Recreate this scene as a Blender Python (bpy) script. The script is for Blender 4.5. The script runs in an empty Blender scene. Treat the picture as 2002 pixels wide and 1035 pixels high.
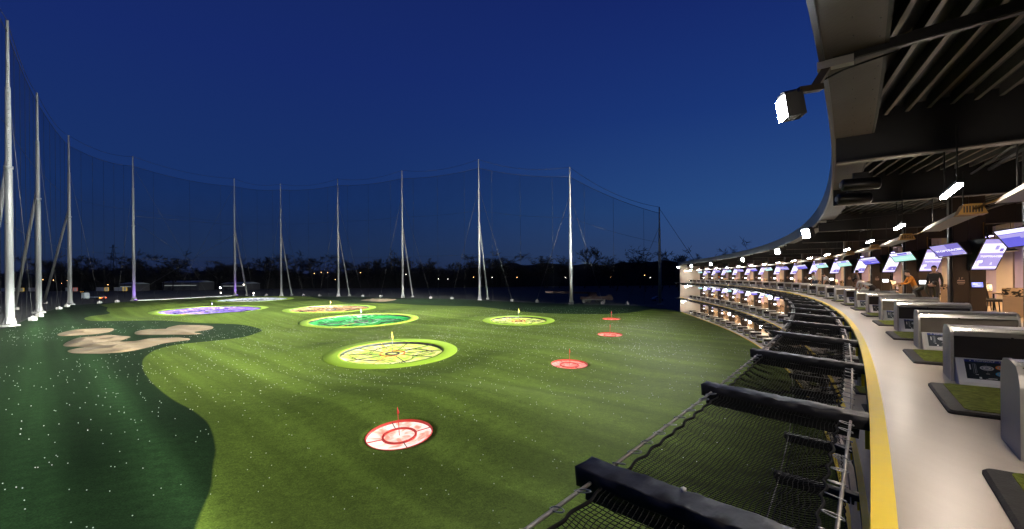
import bpy, bmesh, math, random
import numpy as np
from mathutils import Vector, Matrix, Euler
R = math.radians
rnd = random.Random(7)
nr = np.random.default_rng(7)
scene = bpy.context.scene
COL = scene.collection
D = bpy.data

# ------------------------------------------------------------------ helpers
class MB:
    """collects geometry; build() links it as ONE mesh object"""
    def __init__(s): s.v = []; s.f = []; s.m = []; s.sm = []
    def add(s, vs, fs, mat=0, smooth=False):
        o = len(s.v); s.v += [tuple(map(float, p)) for p in vs]
        s.f += [tuple(i + o for i in f) for f in fs]; s.m += [mat] * len(fs); s.sm += [smooth] * len(fs)
        return s
    def box(s, c, size, mat=0, rot=None):
        hx, hy, hz = [a / 2 for a in size]
        pts = [Vector((x, y, z)) for x in (-hx, hx) for y in (-hy, hy) for z in (-hz, hz)]
        if rot is not None:
            M = Euler(rot).to_matrix(); pts = [M @ p for p in pts]
        pts = [p + Vector(c) for p in pts]
        return s.add(pts, [(0, 1, 3, 2), (4, 6, 7, 5), (0, 4, 5, 1), (2, 3, 7, 6), (0, 2, 6, 4), (1, 5, 7, 3)], mat)
    def bar(s, a, b, w, h, mat=0):
        a, b = Vector(a), Vector(b); d = b - a; L = d.length; d.normalize()
        up = Vector((0, 0, 1)) if abs(d.z) < .95 else Vector((1, 0, 0))
        x = d.cross(up).normalized(); z = x.cross(d)
        p = []
        for q in (a, b):
            p += [q - x * w / 2 - z * h / 2, q + x * w / 2 - z * h / 2, q + x * w / 2 + z * h / 2, q - x * w / 2 + z * h / 2]
        return s.add(p, [(3, 2, 1, 0), (4, 5, 6, 7), (0, 1, 5, 4), (1, 2, 6, 5), (2, 3, 7, 6), (3, 0, 4, 7)], mat)
    def tube(s, pts, r, n=8, mat=0, cap=True, smooth=True):
        pts = [Vector(p) for p in pts]
        rs = r if isinstance(r, (list, tuple)) else [r] * len(pts)
        vs = []; fs = []
        ref = None
        for i, p in enumerate(pts):
            d = (pts[min(i + 1, len(pts) - 1)] - pts[max(i - 1, 0)]).normalized()
            if ref is None: ref = Vector((0, 0, 1)) if abs(d.z) < .9 else Vector((1, 0, 0))
            x = d.cross(ref).normalized(); y = x.cross(d)
            ref = -y if False else y
            for k in range(n):
                a = 2 * math.pi * k / n
                vs.append(p + (x * math.cos(a) + y * math.sin(a)) * rs[i])
        for i in range(len(pts) - 1):
            for k in range(n):
                k2 = (k + 1) % n
                fs.append((i * n + k, i * n + k2, (i + 1) * n + k2, (i + 1) * n + k))
        s.add(vs, fs, mat, smooth)
        if cap:
            o = len(s.v) - len(vs)
            s.f.append(tuple(o + k for k in range(n))[::-1]); s.m.append(mat); s.sm.append(False)
            s.f.append(tuple(o + (len(pts) - 1) * n + k for k in range(n))); s.m.append(mat); s.sm.append(False)
        return s
    def prism(s, prof, y0, y1, mat=0, axis='y'):
        """profile in (a,b); extruded along axis"""
        n = len(prof)
        def P(a, b, t):
            return {'y': (a, t, b), 'x': (t, a, b), 'z': (a, b, t)}[axis]
        vs = [P(a, b, y0) for a, b in prof] + [P(a, b, y1) for a, b in prof]
        fs = [tuple(range(n))[::-1], tuple(range(n, 2 * n))] + [(i, (i + 1) % n, n + (i + 1) % n, n + i) for i in range(n)]
        return s.add(vs, fs, mat)
    def disc(s, c, r, n=32, mat=0, z=0, ry=None):
        ry = ry or r
        vs = [(c[0] + r * math.cos(2 * math.pi * k / n), c[1] + ry * math.sin(2 * math.pi * k / n), c[2]) for k in range(n)]
        return s.add(vs, [tuple(range(n))], mat)
    def ring(s, c, r0, r1, z0, z1, n=96, mat=0):
        """flat-topped ring with walls between radii"""
        vs = []
        for k in range(n):
            a = 2 * math.pi * k / n; ca, sa = math.cos(a), math.sin(a)
            for (r, z) in ((r0, z0), (r0, z1), (r1, z1), (r1, z0)):
                vs.append((c[0] + r * ca, c[1] + r * sa, c[2] + z))
        fs = []
        for k in range(n):
            a, b = k * 4, ((k + 1) % n) * 4
            for i in range(4):
                j = (i + 1) % 4
                fs.append((a + i, a + j, b + j, b + i))
        return s.add(vs, fs, mat)
    def transform(s, M):
        s.v = [tuple(M @ Vector(p)) for p in s.v]; return s
    def mesh(s, name, mats):
        me = D.meshes.new(name); me.from_pydata(s.v, [], s.f)
        for m in (mats if isinstance(mats, (list, tuple)) else [mats]): me.materials.append(m)
        me.polygons.foreach_set('material_index', s.m)
        me.polygons.foreach_set('use_smooth', s.sm)
        me.update(); return me
    def build(s, name, mats, parent=None):
        return link(name, s.mesh(name, mats), parent)

def link(name, me, parent=None):
    o = D.objects.new(name, me); COL.objects.link(o)
    if parent is not None: o.parent = parent
    return o
def empty(name, loc=(0, 0, 0), rz=0):
    o = D.objects.new(name, None); COL.objects.link(o); o.location = loc; o.rotation_euler = (0, 0, rz)
    o.empty_display_size = .2
    return o
def tag(o, label=None, cat=None, group=None, kind=None):
    for k, v in (('label', label), ('category', cat), ('group', group), ('kind', kind)):
        if v: o[k] = v
    return o
KIDS = {}
def copy_tree(o, parent=None):
    c = o.copy(); COL.objects.link(c)
    if parent is not None: c.parent = parent
    for ch in list(o.children): copy_tree(ch, c)
    return c
ORD = ['', 'first', 'second', 'third', 'fourth', 'fifth', 'sixth', 'seventh', 'eighth', 'ninth', 'tenth', 'eleventh', 'twelfth', 'thirteenth',
       'fourteenth', 'fifteenth', 'sixteenth', 'seventeenth', 'eighteenth', 'nineteenth', 'twentieth', 'twenty-first', 'twenty-second', 'twenty-third',
       'twenty-fourth', 'twenty-fifth', 'twenty-sixth', 'twenty-seventh', 'twenty-eighth', 'twenty-ninth', 'thirtieth', 'thirty-first', 'thirty-second',
       'thirty-third', 'thirty-fourth', 'thirty-fifth']
DECK = ['ground', 'middle', 'top']
def where(i, n):
    """i-th of n, counted from the camera or from the white end wall, whichever is shorter"""
    return f"{ORD[i + 1]} from the camera" if i < n - i else f"{ORD[n - i]} from the white end wall"

# ------------------------------------------------------------------ materials
def nodes(m):
    m.use_nodes = True; nt = m.node_tree; return nt, nt.nodes, nt.links, nt.nodes.get('Principled BSDF')
def mat(name, col, rough=.6, metal=0, var=.0, scale=3, bump=0, bscale=40, stretch=(1, 1, 1), spec=.5, coords='Object'):
    m = D.materials.new(name); nt, N, L, b = nodes(m)
    b.inputs['Base Color'].default_value = (*col, 1); b.inputs['Roughness'].default_value = rough
    b.inputs['Metallic'].default_value = metal; b.inputs['Specular IOR Level'].default_value = spec
    if var or bump:
        tc = N.new('ShaderNodeTexCoord'); mp = N.new('ShaderNodeMapping'); mp.inputs['Scale'].default_value = stretch
        L.new(tc.outputs[coords], mp.inputs[0])
    if var:
        n = N.new('ShaderNodeTexNoise'); n.inputs['Scale'].default_value = scale; n.inputs['Detail'].default_value = 5
        L.new(mp.outputs[0], n.inputs[0])
        mx = N.new('ShaderNodeMix'); mx.data_type = 'RGBA'
        mx.inputs[6].default_value = (*[c * (1 - var) for c in col], 1); mx.inputs[7].default_value = (*[min(1, c * (1 + var)) for c in col], 1)
        L.new(n.outputs[0], mx.inputs[0]); L.new(mx.outputs[2], b.inputs['Base Color'])
        mr = N.new('ShaderNodeMapRange'); mr.inputs['To Min'].default_value = max(0, rough - .12); mr.inputs['To Max'].default_value = min(1, rough + .12)
        L.new(n.outputs[0], mr.inputs[0]); L.new(mr.outputs[0], b.inputs['Roughness'])
    if bump:
        n2 = N.new('ShaderNodeTexNoise'); n2.inputs['Scale'].default_value = bscale; n2.inputs['Detail'].default_value = 4
        L.new(mp.outputs[0], n2.inputs[0])
        bp = N.new('ShaderNodeBump'); bp.inputs['Strength'].default_value = bump; bp.inputs['Distance'].default_value = .02
        L.new(n2.outputs[0], bp.inputs['Height']); L.new(bp.outputs[0], b.inputs['Normal'])
    return m
def emit(name, col, strength):
    m = D.materials.new(name); nt, N, L, b = nodes(m)
    b.inputs['Base Color'].default_value = (*[c * .5 for c in col], 1); b.inputs['Roughness'].default_value = .3
    b.inputs['Emission Color'].default_value = (*col, 1); b.inputs['Emission Strength'].default_value = strength
    return m

M = {}
M['steel_white'] = mat('galvanised_pole_paint', (.14, .144, .15), .45, .0, .12, .4, stretch=(1, 1, .15))
M['concrete'] = mat('concrete_block', (.17, .165, .16), .85, 0, .2, 4, .3)
M['rope'] = mat('net_rope', (.011, .011, .011), .9, spec=.15)
M['cable'] = mat('steel_cable', (.05, .05, .055), .6, .1)
M['rod'] = mat('galvanised_rod', (.30, .28, .25), .45, .5, .15, 20)
M['hook'] = mat('zinc_hook', (.42, .42, .42), .38, .8)
M['pad'] = mat('black_vinyl', (.013, .013, .014), .46, 0, .3, 5, .35, 7, stretch=(1.6, 1, 1))
M['black_steel'] = mat('black_steel', (.012, .012, .013), .5, .0, .2, 6)
M['beam'] = mat('dark_painted_beam', (.011, .011, .012), .5, 0, .2, 2)
M['flange'] = mat('beam_flange', (.095, .083, .07), .5, 0, .25, 2)
M['soffit'] = mat('soffit_panel', (.038, .029, .02), .5, .1, .18, 1.2, .15, 30, stretch=(1, .3, 1))
M['rib'] = mat('deck_rib', (.105, .085, .066), .5, .2, .35, 1.5); M['rib_side'] = mat('deck_rib_side', (.03, .027, .025), .6, 0, .3, 2)  # rib undersides painted lighter as if lit, sides darker as if shaded
M['deck_gap'] = mat('deck_gap', (.018, .017, .016), .7)  # shade between the ribs put into a dark colour
M['yellow'] = mat('yellow_edge_paint', (.92, .66, .006), .5, 0, .08, 6)
M['slab_face'] = mat('slab_face', (.02, .02, .02), .7)
M['alu'] = mat('brushed_aluminium', (.46, .44, .41), .36, .35, .1, 8, stretch=(1, 1, 14))
M['alu_hood'] = mat('aluminium_hood', (.6, .59, .56), .3, .85, .06, 6, stretch=(.2, 6, 6))
M['cloth_black'] = mat('black_cloth', (.026, .021, .02), .75, 0, .3, 3, .5, 5, stretch=(.7, 1, 2))
M['cloth_grey'] = mat('grey_cloth', (.13, .11, .09), .75, 0, .2, 3, .5, 5, stretch=(.7, 1, 2))
M['panel_silver'] = mat('silver_frame', (.5, .5, .48), .35, .6)
M['panel_white'] = mat('white_frame', (.8, .8, .8), .4)
M['board'] = mat('printed_board', (.012, .022, .032), .3)
M['p_blue'] = mat('print_navy', (.03, .05, .26), .3)
M['p_white'] = mat('print_white', (.75, .75, .75), .35)
M['p_cyan'] = mat('print_cyan', (.02, .38, .75), .35)
M['p_orange'] = mat('print_orange', (.75, .2, .03), .35)
M['p_grey'] = mat('print_grey', (.3, .33, .36), .35)
M['rubber'] = mat('black_rubber', (.011, .009, .008), .75, 0, .35, 7, .2, 60)
M['column'] = mat('bronze_cladding', (.062, .047, .038), .35, .35, .15, 1.5, stretch=(1, 1, .3))
M['casing'] = mat('screen_casing', (.006, .006, .008), .4)
M['wall_beige'] = mat('plaster_beige', (.62, .52, .42), .8, 0, .06, 1)
M['wall_white'] = mat('endwall_plaster', (.6, .55, .48), .8, 0, .06, .8)
M['curtain'] = mat('lilac_curtain', (.5, .42, .6), .9, 0, .1, 6, stretch=(6, 6, .2))  # lilac colour stands in for purple light on the wall
M['frame_dark'] = mat('window_frame', (.03, .028, .028), .4)
M['glass_dark'] = mat('dark_glazing', (.01, .012, .016), .08)
M['wood_light'] = mat('oak_laminate', (.52, .36, .2), .5, 0, .18, 3, stretch=(1, 8, 1))
M['wood_front'] = mat('beech_front', (.56, .4, .25), .5, 0, .12, 3, stretch=(1, 1, 8))
M['wood_grey'] = mat('grey_side', (.2, .17, .145), .5, 0, .12, 3)
M['mosaic'] = None
M['upholstery'] = mat('dark_upholstery', (.03, .028, .028), .7, 0, .2, 8)
M['heater'] = mat('heater_reflector', (.7, .66, .62), .4, .1, .12, 2)
M['burner'] = mat('burner_cage', (.55, .3, .08), .4, .6)
M['sand'] = mat('bunker_sand', (.155, .108, .056), .95, 0, .22, .35, .5, 5)
M['ring_green'] = mat('lime_turf', (.25, .39, .012), .9, 0, .16, 2.5, .4, 40)
M['red_rim'] = mat('red_rim', (.65, .04, .03), .5)
M['skin'] = mat('skin', (.5, .28, .19), .5)
M['hair'] = mat('dark_hair', (.03, .02, .015), .6)
for n_, c_ in (('white', (.75, .73, .7)), ('orange', (.7, .25, .03)), ('black', (.012, .012, .015)), ('blue', (.03, .13, .5)), ('olive', (.05, .05, .035)), ('denim', (.05, .07, .13)), ('khaki', (.35, .25, .16)), ('charcoal', (.04, .035, .035)), ('check', (.45, .4, .33))):
    M['c_' + n_] = mat(n_ + '_clothing', c_, .8, 0, .15, 8, .3, 8)
M['ball'] = mat('golf_ball', (.68, .68, .66), .4)
M['bark'] = mat('winter_bark', (.007, .006, .006), .9, 0, .3, 2)
M['lamp_warm'] = emit('warm_led', (1, .87, .73), 205)
M['lounge_lamp'] = emit('lounge_lamp', (1, .66, .34), 170)
M['flood'] = emit('flood_lens', (.93, .97, 1), 260)
M['scr_violet'] = emit('screen_violet', (.20, .17, .58), 1.0)
M['scr_blue'] = emit('screen_blue', (.13, .12, .72), 1.0)
M['scr_white'] = emit('screen_white', (.82, .80, 1), 1.35)
M['scr_lilac'] = emit('screen_lilac', (.42, .37, .80), 1.0)
M['scr_green'] = emit('screen_green', (.5, .9, .78), 1.05)
M['touch'] = emit('touch_screen', (.2, .24, .9), 1.7)
M['touch_white'] = emit('touch_screen_white', (.9, .93, 1), 5)

def net_material(name, dens):
    m = D.materials.new(name); nt, N, L, b = nodes(m)
    t = N.new('ShaderNodeBsdfTransparent'); mx = N.new('ShaderNodeMixShader'); out = N.get('Material Output')
    b.inputs['Specular IOR Level'].default_value = 0; b.inputs['Base Color'].default_value = (.0006, .0007, .001, 1); b.inputs['Roughness'].default_value = .9
    tc = N.new('ShaderNodeTexCoord'); n = N.new('ShaderNodeTexNoise'); n.inputs['Scale'].default_value = .06; n.inputs['Detail'].default_value = 3
    L.new(tc.outputs['Object'], n.inputs[0])
    mr = N.new('ShaderNodeMapRange'); mr.inputs['From Min'].default_value = .3; mr.inputs['From Max'].default_value = .7
    mr.inputs['To Min'].default_value = dens * .85; mr.inputs['To Max'].default_value = dens * 1.15
    L.new(n.outputs[0], mr.inputs[0]); L.new(mr.outputs[0], mx.inputs[0])
    L.new(t.outputs[0], mx.inputs[1]); L.new(b.outputs[0], mx.inputs[2]); L.new(mx.outputs[0], out.inputs['Surface'])
    return m
M['net_far'] = net_material('barrier_netting', .2)

def mosaic_mat():
    m = D.materials.new('patterned_top'); nt, N, L, b = nodes(m)
    tc = N.new('ShaderNodeTexCoord'); v = N.new('ShaderNodeTexVoronoi'); v.inputs['Scale'].default_value = 14
    L.new(tc.outputs['Object'], v.inputs[0]); r = N.new('ShaderNodeValToRGB')
    r.color_ramp.elements[0].color = (.02, .015, .012, 1); r.color_ramp.elements[1].color = (.6, .42, .25, 1)
    r.color_ramp.elements[0].position = .45; r.color_ramp.elements[1].position = .55
    L.new(v.outputs['Color'], r.inputs[0]); L.new(r.outputs[0], b.inputs['Base Color']); b.inputs['Roughness'].default_value = .35
    return m
M['mosaic'] = mosaic_mat()

def floor_mat():
    m = D.materials.new('polished_deck_concrete'); nt, N, L, b = nodes(m)
    tc = N.new('ShaderNodeTexCoord'); mp = N.new('ShaderNodeMapping'); mp.inputs['Rotation'].default_value = (0, 0, .9); mp.inputs['Scale'].default_value = (1, .22, 1)
    L.new(tc.outputs['Object'], mp.inputs[0])
    n = N.new('ShaderNodeTexNoise'); n.inputs['Scale'].default_value = 1.6; n.inputs['Detail'].default_value = 8; n.inputs['Roughness'].default_value = .65
    L.new(mp.outputs[0], n.inputs[0])
    r = N.new('ShaderNodeValToRGB'); r.color_ramp.elements[0].position = .3; r.color_ramp.elements[1].position = .7
    r.color_ramp.elements[0].color = (.355, .295, .23, 1); r.color_ramp.elements[1].color = (.44, .38, .31, 1)
    L.new(n.outputs[0], r.inputs[0]); L.new(r.outputs[0], b.inputs['Base Color'])
    mr = N.new('ShaderNodeMapRange'); mr.inputs['To Min'].default_value = .24; mr.inputs['To Max'].default_value = .40
    L.new(n.outputs[0], mr.inputs[0]); L.new(mr.outputs[0], b.inputs['Roughness'])
    n2 = N.new('ShaderNodeTexNoise'); n2.inputs['Scale'].default_value = 60; L.new(tc.outputs['Object'], n2.inputs[0])
    bp = N.new('ShaderNodeBump'); bp.inputs['Strength'].default_value = .05; L.new(n2.outputs[0], bp.inputs['Height']); L.new(bp.outputs[0], b.inputs['Normal'])
    return m
M['floor'] = floor_mat()

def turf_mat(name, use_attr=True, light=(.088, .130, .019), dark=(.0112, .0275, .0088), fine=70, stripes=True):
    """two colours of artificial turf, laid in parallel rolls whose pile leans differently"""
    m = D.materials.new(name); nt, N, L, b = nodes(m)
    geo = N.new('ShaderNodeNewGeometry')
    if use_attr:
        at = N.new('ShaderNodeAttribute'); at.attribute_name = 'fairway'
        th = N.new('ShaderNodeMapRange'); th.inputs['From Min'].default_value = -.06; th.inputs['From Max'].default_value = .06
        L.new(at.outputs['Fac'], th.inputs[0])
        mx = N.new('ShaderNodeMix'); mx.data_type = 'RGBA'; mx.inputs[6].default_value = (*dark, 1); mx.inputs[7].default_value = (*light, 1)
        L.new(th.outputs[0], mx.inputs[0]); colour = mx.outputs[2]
    else:
        rgb = N.new('ShaderNodeRGB'); rgb.outputs[0].default_value = (*light, 1); colour = rgb.outputs[0]
    f = None
    def mul(a, bsock):
        x = N.new('ShaderNodeMath'); x.operation = 'MULTIPLY'; L.new(a, x.inputs[0]); L.new(bsock, x.inputs[1]); return x.outputs[0]
    def noise(vec, scale, lo, hi, fmin=.3, fmax=.7, detail=3):
        n = N.new('ShaderNodeTexNoise'); n.inputs['Scale'].default_value = scale; n.inputs['Detail'].default_value = detail
        L.new(vec, n.inputs[0]); r = N.new('ShaderNodeMapRange')
        r.inputs['From Min'].default_value = fmin; r.inputs['From Max'].default_value = fmax; r.inputs['To Min'].default_value = lo; r.inputs['To Max'].default_value = hi
        L.new(n.outputs[0], r.inputs[0]); return r.outputs[0]
    mp = N.new('ShaderNodeMapping'); mp.inputs['Rotation'].default_value = (0, 0, R(43.8)); L.new(geo.outputs['Position'], mp.inputs[0])
    sep = N.new('ShaderNodeSeparateXYZ'); L.new(mp.outputs[0], sep.inputs[0])
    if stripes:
        # painted light streaks: the rotated Y axis runs across them
        ar = N.new('ShaderNodeAttribute'); ar.attribute_name = 'roll'; f = ar.outputs['Fac']  # 'roll' holds the brightness of the painted light streaks
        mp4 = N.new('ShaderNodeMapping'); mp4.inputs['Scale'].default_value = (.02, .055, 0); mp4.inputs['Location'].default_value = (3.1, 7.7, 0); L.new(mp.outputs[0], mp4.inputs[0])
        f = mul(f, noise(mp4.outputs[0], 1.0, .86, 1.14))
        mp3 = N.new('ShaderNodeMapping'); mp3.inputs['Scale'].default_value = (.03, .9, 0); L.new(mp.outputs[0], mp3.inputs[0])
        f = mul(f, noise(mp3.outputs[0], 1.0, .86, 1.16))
    big = noise(geo.outputs['Position'], .05, .82, 1.18)
    f = mul(f, big) if f else big
    f = mul(f, noise(geo.outputs['Position'], 1.3, .9, 1.1))
    f = mul(f, noise(geo.outputs['Position'], 5, .84, 1.16)); f = mul(f, noise(geo.outputs['Position'], 16, .66, 1.34, .32, .68))
    vm = N.new('ShaderNodeVectorMath'); vm.operation = 'SCALE'; L.new(colour, vm.inputs[0]); L.new(f, vm.inputs['Scale'])
    L.new(vm.outputs[0], b.inputs['Base Color']); b.inputs['Roughness'].default_value = .9; b.inputs['Specular IOR Level'].default_value = .08
    n = N.new('ShaderNodeTexNoise'); n.inputs['Scale'].default_value = fine; n.inputs['Detail'].default_value = 3; L.new(geo.outputs['Position'], n.inputs[0])
    bp = N.new('ShaderNodeBump'); bp.inputs['Strength'].default_value = .5; bp.inputs['Distance'].default_value = .02
    L.new(n.outputs[0], bp.inputs['Height']); L.new(bp.outputs[0], b.inputs['Normal'])
    return m
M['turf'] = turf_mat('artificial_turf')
M['tee_turf'] = turf_mat('tee_turf', False, (.125, .15, .022), fine=220, stripes=False)

def dish_mat(name, cols, strength, dens=3.0):
    """backlit dish fabric: printed patches of colour"""
    m = D.materials.new(name); nt, N, L, b = nodes(m)
    tc = N.new('ShaderNodeTexCoord'); n = N.new('ShaderNodeTexNoise'); n.inputs['Scale'].default_value = dens; n.inputs['Detail'].default_value = 4; n.inputs['Distortion'].default_value = 1.4
    L.new(tc.outputs['Object'], n.inputs[0]); r = N.new('ShaderNodeValToRGB'); e = r.color_ramp.elements
    e[0].position = .3; e[0].color = (*cols[0], 1); e[1].position = .72; e[1].color = (*cols[-1], 1)
    for i, c in enumerate(cols[1:-1]):
        x = e.new(.3 + .42 * (i + 1) / (len(cols) - 1)); x.color = (*c, 1)
    L.new(n.outputs[0], r.inputs[0]); L.new(r.outputs[0], b.inputs['Emission Color']); b.inputs['Base Color'].default_value = (*[.3 * c for c in cols[len(cols) // 2]], 1)
    b.inputs['Emission Strength'].default_value = strength; b.inputs['Roughness'].default_value = .8
    return m

# ------------------------------------------------------------------ world, camera
w = D.worlds.new('World'); scene.world = w; w.use_nodes = True
nt = w.node_tree; N = nt.nodes; L = nt.links; bg = N['Background']
tc = N.new('ShaderNodeTexCoord'); sp = N.new('ShaderNodeSeparateXYZ'); L.new(tc.outputs['Generated'], sp.inputs[0])
def ramp(stops):
    r = N.new('ShaderNodeValToRGB'); e = r.color_ramp.elements
    e[0].position = stops[0][0]; e[0].color = (*stops[0][1], 1); e[1].position = stops[-1][0]; e[1].color = (*stops[-1][1], 1)
    for p, c in stops[1:-1]:
        x = e.new(p); x.color = (*c, 1)
    L.new(sp.outputs[2], r.inputs[0]); return r
rl = ramp([(0, (.016, .022, .068)), (.05, (.0145, .033, .096)), (.16, (.0095, .033, .138)), (.4, (.0078, .0225, .138)), (1, (.006, .011, .08))])
rr = ramp([(0, (.030, .056, .135)), (.05, (.032, .066, .175)), (.14, (.022, .072, .225)), (.32, (.0105, .038, .185)), (.55, (.0065, .0165, .13)), (1, (.005, .010, .08))])
mr = N.new('ShaderNodeMapRange'); mr.inputs['From Min'].default_value = -.45; mr.inputs['From Max'].default_value = .62; mr.interpolation_type = 'SMOOTHSTEP'
L.new(sp.outputs[0], mr.inputs[0]); mx = N.new('ShaderNodeMix'); mx.data_type = 'RGBA'
L.new(mr.outputs[0], mx.inputs[0]); L.new(rl.outputs[0], mx.inputs[6]); L.new(rr.outputs[0], mx.inputs[7]); L.new(mx.outputs[2], bg.inputs[0])
bg.inputs[1].default_value = 1.0

cam = D.cameras.new('camera'); co = D.objects.new('camera', cam); COL.objects.link(co); scene.camera = co
EYE = 8.45
cam.sensor_width = 36; cam.lens = 36 * 890 / 2002; cam.shift_y = (543.3 - 517.5) / 2002
cam.clip_start = .05; cam.clip_end = 6000
co.matrix_world = Matrix.Translation((0, 0, EYE)) @ Matrix.Rotation(R(90), 4, 'X') @ Matrix.Rotation(-.009, 4, 'Z')
scene.view_settings.view_transform = 'Standard'; scene.view_settings.look = 'None'; scene.view_settings.exposure = 0; scene.view_settings.gamma = 1
scene.render.engine = 'CYCLES'
cy = scene.cycles; cy.use_denoising = True; cy.max_bounces = 6; cy.diffuse_bounces = 2; cy.glossy_bounces = 3; cy.transparent_max_bounces = 24
cy.sample_clamp_indirect = 4; cy.sample_clamp_direct = 0; cy.caustics_reflective = False; cy.caustics_refractive = False

# ------------------------------------------------------------------ the curved front edge of the decks
X0, Y0, A0, K0, K1, K2 = 1.166, 1.5, .6798, .005512, 8.1115e-5, -1.2998e-6
def theta(s):
    if s < 0: return A0
    return A0 - (K0 * s + K1 * s * s / 2 + K2 * s ** 3 / 3)
_S = np.arange(0, 130.05, .05); _T = np.array([theta(a) for a in _S])
_X = X0 + np.r_[0, np.cumsum(np.sin(_T[:-1]) * .05)]; _Y = Y0 + np.r_[0, np.cumsum(np.cos(_T[:-1]) * .05)]
def at(s, d=0., z=0.):
    """a point d metres behind the deck edge (towards the lounge), s metres along it"""
    if s < 0: x, y = X0 + math.sin(A0) * s, Y0 + math.cos(A0) * s
    else: x, y = float(np.interp(s, _S, _X)), float(np.interp(s, _S, _Y))
    t = theta(s)
    return Vector((x + math.cos(t) * d, y - math.sin(t) * d, z))
def rz(s): return -theta(s)
FZ = [0.05, 3.45, 6.95]          # the three deck levels
S_END = 115.0; S_START = -9.0; DEEP = 11.0
SS = [S_START + i * 1.0 for i in range(int(S_END - S_START) + 1)]
def ribbon(prof, ss=SS, closed=True, mat=0, mb=None):
    """sweeps a profile of (d, z) along the edge"""
    mb = mb or MB(); n = len(prof); vs = []
    for s in ss:
        for d, z in prof: vs.append(at(s, d, z))
    fs = []
    for i in range(len(ss) - 1):
        for k in range(n if closed else n - 1):
            k2 = (k + 1) % n
            fs.append((i * n + k, (i + 1) * n + k, (i + 1) * n + k2, i * n + k2))
    mb.add(vs, fs, mat)
    if closed:
        o = len(mb.v) - len(vs); mb.f.append(tuple(o + k for k in range(n))); mb.m.append(mat); mb.sm.append(False)
        mb.f.append(tuple(o + (len(ss) - 1) * n + k for k in range(n))[::-1]); mb.m.append(mat); mb.sm.append(False)
    return mb

#@@PART2
# ------------------------------------------------------------------ turf, targets, bunkers
def catmull(P, n=4, closed=True):
    P = [Vector((p[0], p[1], 0)) for p in P]; out = []
    m = len(P)
    for i in range(m if closed else m - 1):
        p0, p1, p2, p3 = [P[(i + k) % m] if closed else P[min(max(i + k, 0), m - 1)] for k in (-1, 0, 1, 2)]
        for j in range(n):
            t = j / n
            out.append(.5 * ((2 * p1) + (p2 - p0) * t + (2 * p0 - 5 * p1 + 4 * p2 - p3) * t * t + (3 * p1 - p0 - 3 * p2 + p3) * t ** 3))
    if not closed: out.append(P[-1])
    return np.array([(p.x, p.y) for p in out])
def sdf(px, py, poly):
    """signed distance to a polygon, positive inside"""
    a = poly; b = np.roll(poly, -1, 0); d = np.full(px.shape, 1e9); ins = np.zeros(px.shape, bool)
    cx = np.zeros_like(px); cyy = np.zeros_like(px)
    for (x1, y1), (x2, y2) in zip(a, b):
        ex, ey = x2 - x1, y2 - y1; t = np.clip(((px - x1) * ex + (py - y1) * ey) / (ex * ex + ey * ey + 1e-12), 0, 1)
        qx, qy = x1 + t * ex, y1 + t * ey; q = np.hypot(px - qx, py - qy); u = q < d
        d = np.where(u, q, d); cx = np.where(u, qx, cx); cyy = np.where(u, qy, cyy)
        c = ((y1 > py) != (y2 > py)); xx = x1 + (py - y1) * ex / (ey if abs(ey) > 1e-12 else 1e-12)
        ins ^= c & (px < xx)
    return np.where(ins, d, -d), cx, cyy

POLE_POS = [(-61, 47), (-94.5, 85.6), (-127.4, 122.5), (-159.1, 163.8), (-160.0, 192.6), (-148.4, 243.9), (-120.5, 237.7), (-85.2, 223.5), (-48.4, 201.7), (-12.3, 172.4), (18.4, 142.6), (43.4, 133.6)]
TURF_EDGE = [(-26, -14), (-61, 46), (-94, 85), (-126.5, 122), (-158.6, 163), (-160.5, 191.5), (-149, 243), (-120.5, 236.5), (-85.2, 222.5), (-48.4, 201), (-12.3, 171.6), (18.4, 142.2), (38, 129), (40.5, 116), (40.0, 109)]
front = [tuple(at(s, -.05)[:2]) for s in np.arange(114, -9.1, -3)]
TURF_POLY = np.array(TURF_EDGE + front)
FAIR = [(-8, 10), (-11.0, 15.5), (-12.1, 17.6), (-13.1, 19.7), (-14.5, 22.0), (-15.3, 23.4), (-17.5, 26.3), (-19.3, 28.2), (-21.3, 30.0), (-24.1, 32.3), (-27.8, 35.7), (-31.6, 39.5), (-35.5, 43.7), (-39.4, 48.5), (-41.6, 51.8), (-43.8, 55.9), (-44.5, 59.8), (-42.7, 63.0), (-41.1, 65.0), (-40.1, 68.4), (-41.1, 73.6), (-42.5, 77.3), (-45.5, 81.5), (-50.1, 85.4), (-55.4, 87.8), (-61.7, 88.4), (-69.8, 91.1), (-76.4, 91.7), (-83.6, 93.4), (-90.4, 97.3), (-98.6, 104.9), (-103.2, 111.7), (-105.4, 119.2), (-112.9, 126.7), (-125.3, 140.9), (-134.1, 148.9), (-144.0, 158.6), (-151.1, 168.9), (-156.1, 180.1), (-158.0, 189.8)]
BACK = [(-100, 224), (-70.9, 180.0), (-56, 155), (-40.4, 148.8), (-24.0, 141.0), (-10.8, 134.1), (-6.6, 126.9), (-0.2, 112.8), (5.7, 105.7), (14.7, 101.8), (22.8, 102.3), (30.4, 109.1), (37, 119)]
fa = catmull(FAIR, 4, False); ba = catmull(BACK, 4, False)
FAIR_POLY = np.array([tuple(p) for p in fa] + [(-165, 195), (-152, 250), (-115, 245)] + [tuple(p) for p in ba] + [(60, 110), (60, -30), (0, -30)])

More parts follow.
